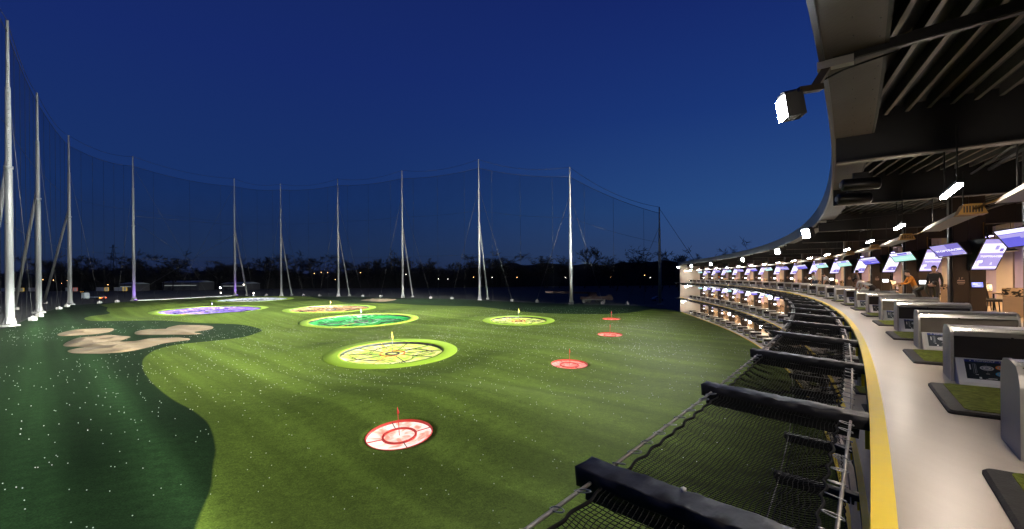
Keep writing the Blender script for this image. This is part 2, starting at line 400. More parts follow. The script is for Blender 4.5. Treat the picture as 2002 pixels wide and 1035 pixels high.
#        name          x       y      R out  R in   slopes
TG = {'yellow_big': (-13.89, 52.6, 7.45, 5.74, -.002, .067), 'green': (-31.4, 94.5, 11.7, 10.03, .003, .035), 'yellow_small': (1.24, 90.5, 7.15, 5.52, -.01, .046),
      'purple': (-86.0, 130.4, 14.4, 12.3, -.014, .028), 'orange': (-52.5, 131.5, 12.55, 10.6, -.004, .03), 'white': (-113, 198.8, 16.0, 13.5, -.011, .029),
      'red_near': (-6.2, 24.75, 3.4, 1.76, .031, .128), 'red_mid': (5.5, 44.27, 3.2, 1.75, -.016, .069), 'red_far': (14.25, 66.55, 3.2, 1.74, -.003, .059), 'red_last': (19.82, 91.1, 3.2, 1.75, .001, .03)}
MOUNDS = [(-40, 100, 9, .5), (-60, 108, 12, .7), (-28, 66, 9, -.25), (-95, 150, 14, .8), (-75, 116, 10, .5), (-20, 118, 12, .5), (12, 118, 14, .7), (-110, 140, 14, .9), (-68, 98, 10, .55), (-82, 84, 12, .5), (-130, 160, 15, .8), (-40, 165, 18, .9), (-78, 165, 15, .7)]
def turf_z(x, y):
    x = np.asarray(x, float); y = np.asarray(y, float); z = np.zeros_like(x)
    for mx_, my_, r_, h_ in MOUNDS: z = z + h_ * np.exp(-((x - mx_) ** 2 + (y - my_) ** 2) / (r_ * r_))
    for (cx, cyy, Ro, Ri, gx, gy) in TG.values():
        d = np.hypot(x - cx, y - cyy); p = gx * (x - cx) + gy * (y - cyy)
        t = np.clip((d - Ro - 1.2) / (Ro * .9 if Ro > 5 else 9.0), 0, 1); wgt = 1 - t * t * (3 - 2 * t)
        z = z * (1 - wgt) + p * wgt
    return z
_rg = np.random.default_rng(12); LIGHT_BANDS = [(-19, 1.3, 1.0), (-9.5, 1.0, 1.5), (-5.2, .6, .6), (-.4, 1.0, 1.9), (2.2, .5, .5), (4.0, .8, 1.9), (9.7, .8, .6)]  # pale floodlight streaks, painted into the turf colour
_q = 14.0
while _q < 190: LIGHT_BANDS.append((_q, _rg.uniform(.5, 1.0), _rg.uniform(.22, .62))); _q += _rg.uniform(3.4, 6.4)
LIGHT_BANDS = [b + (_rg.uniform(0, 6.28), _rg.uniform(.02, .05), _rg.uniform(-.006, .006)) for b in LIGHT_BANDS]
def turf_light_streaks(px, py):
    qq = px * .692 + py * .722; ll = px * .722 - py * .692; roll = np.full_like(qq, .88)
    for q0, wd, am, ph, fr, sl in LIGHT_BANDS: roll = roll + am * np.exp(-((qq - q0 - sl * (ll + 40)) / wd) ** 2) * (.68 + .32 * np.sin(ll * fr + ph))
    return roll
def make_turf():
    st = .8; xs = np.arange(-172, 50, st); ys = np.arange(-16, 256, st); nx, ny = len(xs), len(ys)
    gx, gy = np.meshgrid(xs, ys); px, py = gx.ravel().copy(), gy.ravel().copy()
    d, qx, qy = sdf(px, py, TURF_POLY); inside = d > 0
    out = ~inside; px[out] = qx[out]; py[out] = qy[out]
    idx = np.arange(nx * ny).reshape(ny, nx)
    q = np.stack([idx[:-1, :-1], idx[:-1, 1:], idx[1:, 1:], idx[1:, :-1]], -1).reshape(-1, 4)
    keep = inside[q].any(1)
    for (cx, cyy, Ro, Ri, a, b) in TG.values():   # the hole each target sits in
        keep &= ~(np.hypot(px[q] - cx, py[q] - cyy) < Ro - .35).all(1)
    q = q[keep]; used = np.unique(q); mp = -np.ones(nx * ny, int); mp[used] = np.arange(len(used)); q = mp[q]
    px, py = px[used], py[used]; pz = turf_z(px, py)
    me = D.meshes.new('turf_field'); me.from_pydata(np.stack([px, py, pz], 1).tolist(), [], q.tolist())
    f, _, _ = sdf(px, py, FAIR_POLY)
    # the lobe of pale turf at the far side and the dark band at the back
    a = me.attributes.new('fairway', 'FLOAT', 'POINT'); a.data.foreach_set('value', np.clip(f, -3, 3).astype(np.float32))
    # floodlight streaks painted as brightness in the turf colour, edges soft
    roll = turf_light_streaks(px, py)
    a2 = me.attributes.new('roll', 'FLOAT', 'POINT'); a2.data.foreach_set('value', roll.astype(np.float32))  # 'roll' is the strength of the painted streaks
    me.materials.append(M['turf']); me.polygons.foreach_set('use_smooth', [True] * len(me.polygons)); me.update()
    return tag(link('turf_field', me), kind='structure')
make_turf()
# the wide dark ground beyond the range
m = mat('bare_ground', (.0022, .0021, .002), .95, 0, .5, .02, .3, 2, coords='Object')
from mathutils.geometry import delaunay_2d_cdt
_c = TURF_POLY.mean(0); hole = [Vector(p) for p in TURF_POLY[::-1]]; outer = [Vector(p) for p in ((-3000, -400), (3000, -400), (3000, 4000), (-3000, 4000))]
nh = len(hole); r_ = delaunay_2d_cdt(hole + outer, [(i, (i + 1) % nh) for i in range(nh)] + [(nh + i, nh + (i + 1) % 4) for i in range(4)], [], 0, 1e-5)
gv = np.array([(v.x, v.y) for v in r_[0]]); gc = np.array([gv[list(f)].mean(0) for f in r_[2]]); gd, _, _ = sdf(gc[:, 0], gc[:, 1], TURF_POLY)
mb = MB(); mb.add([(x, y, -.004) for x, y in gv], [f for f, q in zip(r_[2], gd) if q < 0]); tag(mb.build('ground', m), kind='structure')
m = mat('site_road', (.02, .02, .021), .8, 0, .3, .2)
mb = MB(); mb.bar((-900, 395, .0), (-60, 560, .0), 14, .02); tag(mb.build('road', m), kind='structure')
# white kerb along the far straight
kb = MB()
for a, b in (((-160.4, 193.2), (-149.5, 243)),): kb.bar((*a, .12), (*b, .12), .3, .28)
tag(kb.build('kerb', mat('kerb_white', (.5, .5, .48), .7)), kind='structure')

def target(key, kind, label, cols, strength, group=None, rim='ring_green', spokes=10, ring_cols=('c_orange', 'black_steel'), flag=(1, .8, .1), dens=3.0):
    cx, cyy, Ro, Ri, gx, gy = TG[key]; big = Ro > 5
    root = empty(kind, (cx, cyy, 0)); tag(root, label, 'golf target', group)
    root.rotation_euler = (math.atan(gy), -math.atan(gx), 0)
    depth = .14 * Ri if big else .2 * Ri
    # collar of turf around the hole
    n = 128; mb = MB(); rings = [(Ri - .02, -.16), (Ri, .045), (Ri + .25, .05), (Ro - .06, .035), (Ro, .004)] if big else [(Ri - .02, -.16), (Ri, .004), (Ri + .4, .004), (Ro - .5, .004), (Ro, .002)]
    vs = [(r * math.cos(2 * math.pi * k / n), r * math.sin(2 * math.pi * k / n), z + .01) for r, z in rings for k in range(n)]
    fs = [(i * n + k, i * n + (k + 1) % n, (i + 1) * n + (k + 1) % n, (i + 1) * n + k) for i in range(len(rings) - 1) for k in range(n)]
    mb.add(vs, [f[::-1] for f in fs], 0, True)
    col = mb.build('collar', M['turf'] if not big else M['ring_green'], root)
    if not big:
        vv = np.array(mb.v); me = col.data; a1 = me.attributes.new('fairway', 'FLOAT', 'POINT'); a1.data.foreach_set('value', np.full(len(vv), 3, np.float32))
        a2 = me.attributes.new('roll', 'FLOAT', 'POINT'); a2.data.foreach_set('value', turf_light_streaks(vv[:, 0] + cx, vv[:, 1] + cyy).astype(np.float32))  # collar carries on the painted light streaks
    # lit dish of printed fabric, hollow like a shallow bowl
    mb = MB(); rr_ = [(Ri - .01, .0), (Ri - .03, -.30 * min(1, Ri / 3) if big else -.10), (Ri * .75, -depth * .65), (Ri * .45, -depth * .9), (Ri * .2, -depth), (.01, -depth)]
    vs = [(r * math.cos(2 * math.pi * k / n), r * math.sin(2 * math.pi * k / n), z) for r, z in rr_ for k in range(n)]
    fs = [(i * n + k, i * n + (k + 1) % n, (i + 1) * n + (k + 1) % n, (i + 1) * n + k) for i in range(len(rr_) - 1) for k in range(n)]
    dm = dish_mat('dish_' + key, cols, strength, (dens if big else 2.0) / Ri)
    mb.add(vs, fs, 0, True)
    wall_m = M['red_rim'] if not big else M['black_steel']
    for i in range(n): mb.m[i] = 1
    mb.build('dish', [dm, wall_m], root)
    if not big:
        mb = MB(); mb.ring((0, 0, 0), Ri - .02, Ri + .035, -.05, .035, n); mb.build('rim', M['red_rim'], root)
    # spokes and rings of rod carrying the net
    r_in = Ri * (.5 if not big else .24)
    for k in range(4 if not big else spokes):
        a = 2 * math.pi * (k + .3) / (4 if not big else spokes)
        mb = MB(); z0 = -.04
        mb.bar((r_in * math.cos(a), r_in * math.sin(a), -depth * .22), (Ri * .995 * math.cos(a), Ri * .995 * math.sin(a), z0), .06 if big else .035, .06 if big else .035)
        mb.build('spoke', M['red_rim'] if (not big and k % 2 == 0) else (M['burner'] if (big and k % 4 == 3) else M['black_steel']), root)
    mb = MB(); mb.ring((0, 0, -depth * .22), r_in - (.055 if not big else .1), r_in + (.055 if not big else .1), -.04, .04, 72)
    mb.build('inner_ring', M['red_rim'] if not big else M[ring_cols[0]], root)
    if big:
        mb = MB(); mb.ring((0, 0, -depth * .24), r_in * .45, r_in * .6, -.05, .05, 60); mb.build('hub_ring', M[ring_cols[1]], root)
        cl = MB(); rg = random.Random(key); pp = []
        for k in range(70):     # one rope laced back and forth across the dish
            a = k * .47 + rg.uniform(-.1, .1); r1 = Ri * (.42 + .5 * ((k * 7) % 10) / 10 + rg.uniform(-.03, .03)); pp.append((r1 * math.cos(a), r1 * math.sin(a), -depth * (.28 + .2 * (1 - r1 / Ri))))
        cl.tube(pp, (.014 if Ri < 8 else .028), 4, cap=False, smooth=False); cl.build('lacing_rope', M['rope'], root)
    # flag
    fp = MB(); H = 1.3 if big else 1.0
    hz = -depth * .2
    fp.tube([(0, 0, hz), (0, 0, H * 1.45)], .02 if not big else .035, 6); fpole = fp.build('flag_pole', M['steel_white'] if big else M['red_rim'], root)
    fg = MB(); sz = .26 if not big else .55
    prof = [(0, 0), (.10, .25), (.13, .55), (.05, 1.0), (0, 1.6)]
    prof = [(a * sz * 2.2, H * 1.1 + b * sz * 1.1) for a, b in prof] + [(-.10 * sz * 1.2, H * 1.1 + .5 * sz)]
    fg.prism(prof, -.02, .02); fg.build('flag', mat('flag_' + key, flag, .7), fpole)
    root.location.z = 0.0
    return root
W_ = (1, 1, .97)
G_ = 'large lit target nets out on the turf'; GR = 'small red lit targets'
target('yellow_big', 'target_net', 'largest looking yellow lit target with orange centre ring and wide lime collar', [(1, 1, .8), (1, .97, .42), (.78, .86, .14), (.36, .68, .07), (1, 1, .6)], 1.05, G_, flag=(.9, .55, .08))
target('yellow_small', 'target_net', 'yellow lit target far out with lime collar, near the small red ones', [W_, (1, .97, .45), (.76, .84, .15), (.36, .64, .07), (1, 1, .5)], 1.0, G_, flag=(.9, .7, .05))
target('green', 'target_net', 'green lit target with lime collar beyond the big yellow one', [(.85, 1, .88), (.03, .62, .11), (.004, .3, .045), (.008, .45, .075), (.55, 1, .68)], .9, G_, ring_cols=('black_steel', 'black_steel'), flag=(.3, .8, .5))
target('orange', 'target_net', 'orange and brown lit target beyond the green one', [(1, .9, .75), (.95, .55, .18), (.3, .14, .05), (.8, .4, .1), (1, .8, .5)], .8, G_, ring_cols=('black_steel', 'black_steel'), flag=(.9, .35, .1))
target('purple', 'target_net', 'violet lit target net with a purple flag', [(.9, .85, 1), (.42, .22, .95), (.16, .08, .6), (.4, .25, .9), (.95, .9, 1)], .9, G_, ring_cols=('black_steel', 'black_steel'), flag=(.3, .2, .8))
target('white', 'target_net', 'white lit target at the far end beyond the violet one', [(1, 1, 1), (.85, .88, 1), (.3, .33, .45), (.8, .85, 1), (1, 1, 1)], .9, G_, ring_cols=('black_steel', 'black_steel'), flag=(.8, .8, .9))
RED = [(1, .74, .66), (1, .88, .83), (1, .66, .56), (1, .30, .2), (1, .14, .08)]
RED2 = [(1, .7, .64), (1, .55, .48), (.9, .25, .2), (1, .5, .42), (1, .8, .75)]
RED3 = [(1, .5, .45), (1, .35, .28), (.85, .12, .1), (1, .3, .22), (1, .6, .55)]
for key, lab, rc, st in (('red_near', 'red rimmed round target largest of the red ones with pale pink dish', RED, 1.1), ('red_mid', 'red rimmed target second in size with pink dish', RED2, .8), ('red_far', 'small red target beyond the second red one', RED2, .8), ('red_last', 'smallest and farthest red target close to the dark turf band', RED3, .8)):
    target(key, 'target_cup', lab, rc, st, GR, flag=(.7, .03, .03), dens=4)

BUNK = [('long thin sand bunker between the biggest bunker and the side poles', [(-72.4, 72.5), (-74.1, 76.0), (-73.5, 78.2), (-71.7, 79.6), (-69.6, 79.4), (-66.7, 75.5), (-66.4, 72.7), (-67.9, 70.9), (-69.8, 70.4)]),
        ('kidney shaped sand bunker closest to the violet target', [(-61.2, 73.7), (-63.0, 76.6), (-63.1, 78.9), (-60.3, 78.7), (-61.9, 82.0), (-62.0, 84.7), (-59.1, 85.3), (-56.0, 84.1), (-53.4, 81.3), (-51.9, 78.0), (-52.0, 74.4), (-49.2, 72.1), (-50.4, 70.9), (-52.5, 71.1), (-56.3, 71.4), (-58.8, 71.5)]),
        ('largest sand bunker with lobes and a dark notch', [(-59.9, 60.7), (-62.7, 64.3), (-65.0, 68.3), (-63.9, 70.0), (-61.1, 70.4), (-57.9, 69.0), (-56.2, 66.0), (-55.0, 63.8), (-53.1, 63.7), (-53.1, 66.4), (-50.9, 67.4), (-47.6, 66.6), (-46.0, 64.8), (-46.4, 63.3), (-47.0, 61.4), (-46.2, 57.7), (-46.1, 54.5), (-47.9, 53.2), (-50.4, 53.3), (-52.6, 54.1), (-54.4, 55.7), (-55.0, 57.4), (-54.8, 58.2), (-56.5, 59.0), (-58.2, 59.3)]),
        ('far sand bunker on the dark turf beyond the orange target', [(-58.2, 174.7), (-59.2, 187.2), (-56.1, 191.1), (-49.1, 181.1), (-42.8, 168.4), (-42.0, 158.1), (-45.7, 155.5), (-52.5, 163.0)])]
for lab, P in BUNK:
    P = catmull(P, 5); bm = bmesh.new()
    vs = [bm.verts.new((x, y, 0)) for x, y in P]; bm.faces.new(vs)
    bmesh.ops.triangulate(bm, faces=bm.faces[:])
    for _ in range(2): bmesh.ops.subdivide_edges(bm, edges=[e for e in bm.edges if e.calc_length() > 1.2], cuts=1, use_grid_fill=False); bmesh.ops.triangulate(bm, faces=bm.faces[:])
    co_ = np.array([v.co[:2] for v in bm.verts]); d_, _, _ = sdf(co_[:, 0], co_[:, 1], P)
    zz = turf_z(co_[:, 0], co_[:, 1])
    for v, dd, z in zip(bm.verts, d_, zz): v.co.z = z + .03 + .2 * (1 - math.exp(-max(dd, 0) / .9)) + .16 * math.sin(v.co.x * 1.1 + v.co.y * .5) * math.sin(v.co.y * .8 - v.co.x * .3) * min(1, max(dd, 0) / 1.5)
    me = D.meshes.new('sand_bunker'); bmesh.ops.recalc_face_normals(bm, faces=bm.faces[:])
    if sum(f.normal.z for f in bm.faces) < 0: bmesh.ops.reverse_faces(bm, faces=bm.faces[:])
    bm.to_mesh(me); bm.free(); me.materials.append(M['sand'])
    tag(link('sand_bunker', me), lab, 'bunker', 'sand bunkers')

# golf balls scattered over the turf
bm = bmesh.new(); bmesh.ops.create_icosphere(bm, subdivisions=1, radius=.0225); ball_me = D.meshes.new('golf_ball'); bm.to_mesh(ball_me); bm.free()
ball_me.materials.append(M['ball']); ball_me.polygons.foreach_set('use_smooth', [True] * len(ball_me.polygons))
cent = [(nr.normal(8, 14), nr.normal(62, 18), nr.uniform(6, 14), 42) for _ in range(26)] + [(nr.normal(-30, 18), nr.normal(60, 18), nr.uniform(4, 9), 22) for _ in range(18)] + [(nr.normal(-68, 12), nr.normal(82, 10), nr.uniform(2, 6), 20) for _ in range(12)] + [(nr.normal(-14, 4), nr.normal(50, 4), 8, 60) for _ in range(4)]
pts = []
for cx, cyy, sg, k in cent: pts += [(nr.normal(cx, sg), nr.normal(cyy, sg)) for _ in range(k)]
pts += [(nr.uniform(-50, 30), nr.uniform(12, 120)) for _ in range(3200)]
pts = np.array(pts); dd, _, _ = sdf(pts[:, 0], pts[:, 1], TURF_POLY); ok = dd > 1.5
for (cx, cyy, Ro, Ri, a, b) in TG.values(): ok &= np.hypot(pts[:, 0] - cx, pts[:, 1] - cyy) > Ri + .1
pts = pts[ok]; order = np.argsort(np.hypot(pts[:, 0], pts[:, 1])); pts = pts[order]; pz = turf_z(pts[:, 0], pts[:, 1])
# only balls inside the view
vis = np.abs(pts[:, 0]) < pts[:, 1] * 1.2
pts = pts[vis]; pz = pz[vis]
for (x, y), z in zip(pts[:290], pz[:290]):
    o = link('golf_ball', ball_me); o.location = (x, y, z + .024)
    tag(o, 'white golf ball lying on the lit turf', 'golf ball', 'golf balls on the turf')
bv = np.array([v.co[:] for v in ball_me.vertices]); bf = np.array([p.vertices[:] for p in ball_me.polygons]); k = len(pts) - 290
V = (bv[None] * 1.08 + np.stack([pts[290:, 0], pts[290:, 1], pz[290:] + .032], 1)[:, None]).reshape(-1, 3); F = (bf[None] + (np.arange(k) * len(bv))[:, None, None]).reshape(-1, 3)
me = D.meshes.new('golf_balls'); me.from_pydata(V.tolist(), [], F.tolist()); me.materials.append(M['ball'])
tag(link('far_golf_balls', me), 'countless white golf balls strewn over the far turf', 'golf balls', kind='stuff')

# ------------------------------------------------------------------ net poles, barrier nets, cables
HT = [57, 57.7, 59.3, 61.1, 61.2, 63.0, 58.5, 57.8, 56.5, 53.4, 42.9, 28.8]
NETDROP = [2.2, 2.2, 2.4, 3.6, 4.0, 4.2, 3.0, 3.2, 3.6, 3.3, 3.0, 1.8]
BR = [(-86, 62), (-118, 102), (-152, 139), (-181, 176), None, (-145.2, 249.5), (-118.0, 243.5), (-81.8, 229), (-45.4, 207.5), (-9.6, 178.5), (19.6, 148.6), None]
ORDP = ['', 'first pole from the camera on the dark side', 'second pole from the camera on the dark side', 'third pole on the dark side, brace leaning outwards', 'lone pole without brace at the corner by the violet light', 'pole in purple light beside the white target', 'pole behind the white target', 'pole behind the orange target', 'pole behind the green target', 'pole in the middle of the far net, tallest in the row', 'pole two spans from the white end wall', 'short pole close to the white end wall']
for i, ((x, y), h) in enumerate(zip(POLE_POS, HT)):
    if i == 0: continue
    root = empty('net_pole', (x, y, 0)); tag(root, 'tall white steel net ' + ORDP[i], 'net pole', 'steel poles holding the barrier net')
    r = .64 if i < 4 else (.6 if i < 6 else .48)
    mb = MB(); mb.tube([(0, 0, .6), (0, 0, h * .5), (0, 0, h * .52), (0, 0, h * .78), (0, 0, h * .785), (0, 0, h)], [r, r * .86, r * .72, r * .6, r * .46, r * .36], 16)
    mast = mb.build('mast', M['steel_white'], root)
    mb = MB(); mb.tube([(0, 0, h * .515), (0, 0, h * .525)], r * 1.02, 16); mb.build('collar', M['steel_white'], mast)
    mb = MB(); mb.box((0, 0, .25), (r * 3, r * 3, .4))
    for a in range(4):
        ca, sa = math.cos(a * math.pi / 2 + .4), math.sin(a * math.pi / 2 + .4)
        mb.add([(ca * r * .8, sa * r * .8, .6), (ca * r * 1.6, sa * r * 1.6, .6), (ca * r * .8, sa * r * .8, 2.6)], [(0, 1, 2)])
    mb.build('base_plate', M['concrete'], root)
    if BR[i]:
        bx, by = BR[i][0] - x, BR[i][1] - y
        mb = MB(); mb.tube([(bx, by, .5), (bx * .02, by * .02, h * .56)], [r * .72, r * .5], 12); mb.build('brace', M['steel_white'], root)
        mb = MB(); mb.box((bx, by, .35), (r * 2.2, r * 2.2, .7)); mb.build('footing', M['concrete'], root)
    if i < 4:   # climbing pegs
        mb = MB(); 
        for k in range(10, int(h * 1.1)): mb.bar((r * .5, -r * .5, k * .8), (r * .5 + .55, -r * .5 - .3, k * .8), .07, .07)
        mb.build('climbing_rungs', M['steel_white'], mast)
for i in range(len(POLE_POS) - 1):
    (x0, y0), (x1, y1) = POLE_POS[i], POLE_POS[i + 1]; n = 24
    name = ['on the dark side next to the camera', 'between the first and second dark side poles', 'between the second and third dark side poles', 'between the third dark side pole and the corner pole', 'spanning the widest gap, above the violet target', 'just behind the white target', 'behind the orange target and its twin poles', 'behind the green target', 'straight behind the middle of the range', 'between the tallest middle pole and the next', 'sloping down towards the white end wall'][i]
    root = empty('barrier_net', ((x0 + x1) / 2, (y0 + y1) / 2, 0)); tag(root, 'fine dark barrier net ' + name, 'barrier net', 'dark barrier nets between the poles')
    cx, cyy = root.location.x, root.location.y
    top = []
    for k in range(n + 1):
        t = k / n; sag = 1.0 * 4 * t * (1 - t) * (1.6 if i in (3, 4) else 1)
        top.append((x0 + (x1 - x0) * t - cx, y0 + (y1 - y0) * t - cyy, (HT[i] - NETDROP[i]) * (1 - t) + (HT[i + 1] - NETDROP[i + 1]) * t - sag))
    mb = MB(); mb.add([(a, b, .2) for a, b, c in top] + top, [(k, k + 1, n + 2 + k, n + 1 + k) for k in range(n)])
    mb.build('netting', M['net_far'], root)
    mb = MB()
    mb.tube(top, .06, 4, cap=False)
    for hh in (.35, .68): mb.tube([(a, b, c * hh) for a, b, c in top], .035, 3, cap=False)
    for k in range(4, n, 4 if i < 4 else 8): a, b, c = top[k]; mb.tube([(a, b, .2), (a, b, c)], .04, 3, cap=False)
    mb.build('edge_rope', M['rope'], root)
    mb = MB(); mb.tube([(x0 + (x1 - x0) * k / n - cx, y0 + (y1 - y0) * k / n - cyy, HT[i] * (1 - k / n) + HT[i + 1] * k / n - 8 * (k / n) * (1 - k / n)) for k in range(n + 1)], .05, 4, cap=False)
    mb.build('head_cable', M['rope'], root)
# guy cables and anchor blocks
def guy(a, b, label, r=.05, m='cable', group='guy cables of the poles'):
    mb = MB(); mb.tube([a, b], r, 4); o = mb.build('guy_cable', M[m]); tag(o, label, 'guy cable', group)
def pole_top(i, f=.98): return (*POLE_POS[i], HT[i] * f)
guy((-159.8, 194, 33), (-149, 243, 4), 'steel cable crossing from the corner pole down to the purple lit pole'); guy((-148.8, 242.5, 32), (-159.5, 194, 4), 'steel cable crossing from the purple lit pole down to the corner pole')
guy((-159.8, 194, 36), (-148.8, 242.5, 38), 'level steel cable high between corner pole and purple lit pole'); guy((-159.8, 194, 18), (-148.8, 242.5, 18), 'level steel cable low between corner pole and purple lit pole')
guy((-159.8, 194, 55), (-152, 228, .5), 'slanting cable dropping from the top of the corner pole'); guy((-148.8, 242.5, 56), (-156, 210, .5), 'slanting cable dropping from the top of the purple lit pole')
anchor_me = MB().box((0, 0, .35), (1.0, 1.0, .8)).box((0, 0, .85), (.4, .4, .25)).mesh('anchor_block', M['concrete'])
def anchor(x, y, lab):
    o = link('anchor_block', anchor_me); o.location = (x, y, 0); tag(o, lab, 'anchor block', 'concrete anchor blocks along the net')
AN = ['corner', 'third dark side', 'white target', 'orange target', 'green target', 'middle', 'second last', 'last']
for i in range(1, len(POLE_POS) - 1):
    (x0, y0), (x1, y1) = POLE_POS[i], POLE_POS[i + 1]
    if i in (4,): continue
    for k, (t, j) in enumerate(((.36, i), (.64, i + 1))):
        x, y = x0 + (x1 - x0) * t, y0 + (y1 - y0) * t; nx_, ny_ = -(y1 - y0), (x1 - x0); q = math.hypot(nx_, ny_); x += nx_ / q * -1.5; y += ny_ / q * -1.5
        if i >= 5: x, y = x + nx_ / q * 3, y + ny_ / q * 3
        anchor(x, y, f'pale anchor block, {"first" if k == 0 else "second"} in the span after the {ORD[i]} net pole')
        guy((*POLE_POS[j], HT[j] * .8), (x, y, .8), f'guy cable from {ORD[j]} net pole to {"first" if k == 0 else "second"} block after {ORD[i]} pole')
guy((*POLE_POS[11], 28.4), tuple(at(112, 3, 11.4)), 'cable running from the last short pole to the end of the roof', .06, 'rope')
#@@PART3
# ------------------------------------------------------------------ text helper
_TX = {}
def text_geo(s, size, weight=0.0):
    key = (s, size, weight)
    if key in _TX: return _TX[key]
    cu = D.curves.new('tmp_text', 'FONT'); cu.body = s; cu.size = size; cu.align_x = 'CENTER'; cu.align_y = 'CENTER'; cu.resolution_u = 2; cu.offset = weight
    o = D.objects.new('tmp_text', cu); COL.objects.link(o)
    dg = bpy.context.evaluated_depsgraph_get(); me = o.evaluated_get(dg).to_mesh()
    vs = [tuple(v.co) for v in me.vertices]; fs = [tuple(p.vertices) for p in me.polygons]
    o.evaluated_get(dg).to_mesh_clear(); D.objects.remove(o); D.curves.remove(cu)
    _TX[key] = (vs, fs); return vs, fs
def add_text(mb, s, size, fn, mat, sx=1.25, weight=0.0):
    vs, fs = text_geo(s, size, weight); mb.add([fn(x * sx, y) for x, y, z in vs], fs, mat)

# ------------------------------------------------------------------ the building shell
bld = empty('entertainment_building', (0, 0, 0)); tag(bld, 'three storey curved driving range building with open lit decks', 'building')
for lv in (1, 2):
    z = FZ[lv]
    mb = MB(); ribbon([(.0, z - .004), (.0, z - .42), (DEEP, z - .42), (DEEP, z - .004)], mat=0, mb=mb)
    mb.build('deck_slab', [M['slab_face']], bld)
for lv in (0, 1, 2):
    z = FZ[lv]
    ribbon([(.118, z), (4.35, z), (4.35, z - .003), (.118, z - .003)]).build('deck_floor', M['floor'], bld)
    ribbon([(4.35, z + .002), (DEEP, z + .002), (DEEP, z - .003), (4.35, z - .003)]).build('lounge_floor', M['wood_light'], bld)
    ribbon([(-.012, z + .006), (.118, z + .006), (.118, z - .06), (-.012, z - .06)]).build('yellow_edge', M['yellow'], bld)
# ceilings of the lower decks hang under the slabs
for lv in (0, 1):
    z = FZ[lv + 1] - .42
    ribbon([(.3, z - .18), (.42, z - .18), (.42, z - .002), (.3, z - .002)]).build('edge_beam', M['black_steel'], bld)
    ribbon([(4.4, z - .35), (DEEP, z - .35), (DEEP, z - .33), (4.4, z - .33)]).build('lounge_ceiling', M['wall_beige'], bld)
# roof: soffit strip, deck ribs, radial beams, fascia
ZR = EYE + 2.62
SS2 = [S_START + i * .5 for i in range(int((S_END - S_START) * 2) + 1)]
ribbon([(-.40, ZR), (.16, ZR), (.16, ZR + .05), (-.40, ZR + .05)], SS2).build('soffit', M['soffit'], bld)
mb = MB()
for k in range(150):
    for d in (-.13, .10):
        a = at(-6 + k * .45 + (.2 if d > 0 else 0), d + .02 * math.sin(k * 2.3)); mb.box((a.x, a.y, ZR - .004), (.012, .03, .008), 0, (0, 0, -.6))
mb.build('soffit_rivet', M['black_steel'], bld)
ribbon([(-.46, ZR - .03), (-.40, ZR - .03), (-.40, ZR + .62), (-.46, ZR + .62)], SS2).build('fascia', mat('fascia_metal', (.06, .064, .075), .4, .5), bld)
ribbon([(-.40, ZR + .46), (DEEP, ZR + .46), (DEEP, ZR + .60), (-.40, ZR + .60)]).build('roof_deck', M['deck_gap'], bld)
ribbon([(.16, ZR + .002), (.20, ZR + .002), (.20, ZR + .456), (.16, ZR + .456)]).build('soffit_return', M['deck_gap'], bld)
BEAM_S = [-1.0, 8.9, 15.4, 25.3, 34, 42.5, 51.5, 60.5, 69.5, 78.5, 87.5, 96.5, 105.5]
for s in BEAM_S:
    a, b = at(s, -.38), at(s, 10.6); t = (at(s + .5) - at(s - .5)).normalized() * .0
    zb = EYE + 2.12
    mb = MB(); mb.bar(a + Vector((0, 0, zb + .475)), b + Vector((0, 0, zb + .475)), .03, .90, 0)
    mb.bar(a + Vector((0, 0, zb + .01)), b + Vector((0, 0, zb + .01)), .22, .025, 1); mb.build('roof_beam', [M['beam'], M['flange']], bld)
# ribs of the metal roof deck between the beams, straight runs along the chord of each bay group
BS = [S_START] + BEAM_S + [S_END - .2]
for i in range(len(BS) - 1):
    s0, s1 = BS[i] + .12, BS[i + 1] - .12; mid = (s0 + s1) / 2
    ang = theta(mid) - .16 if mid < 40 else theta(mid)
    dv = Vector((math.sin(ang), math.cos(ang), 0)); nv = Vector((math.cos(ang), -math.sin(ang), 0))
    q = [at(s0, .24), at(s0, 10.5), at(s1, 10.5), at(s1, .24)]; c = sum(q, Vector()) / 4
    offs = [(p - c).dot(nv) for p in q]; mb = MB()
    for k in range(int((max(offs) - min(offs)) / .29) + 1):
        o = min(offs) + .2 + k * .29; ts = []
        for j in range(4):      # clip the line against the bay outline
            p0, p1 = q[j], q[(j + 1) % 4]; d0, d1 = (p0 - c).dot(nv) - o, (p1 - c).dot(nv) - o
            if d0 * d1 < 0: ts.append((p0 + (p1 - p0) * (d0 / (d0 - d1)) - c).dot(dv))
        if len(ts) >= 2 and max(ts) - min(ts) > .3:
            a, b = c + nv * o + dv * min(ts), c + nv * o + dv * max(ts)
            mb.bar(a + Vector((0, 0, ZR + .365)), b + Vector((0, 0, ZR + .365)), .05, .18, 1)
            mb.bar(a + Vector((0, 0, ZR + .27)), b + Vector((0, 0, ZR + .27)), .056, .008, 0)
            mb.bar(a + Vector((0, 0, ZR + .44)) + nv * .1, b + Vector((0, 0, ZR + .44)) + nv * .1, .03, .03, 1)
    mb.build('deck_rib', [M['rib'], M['rib_side']], bld)
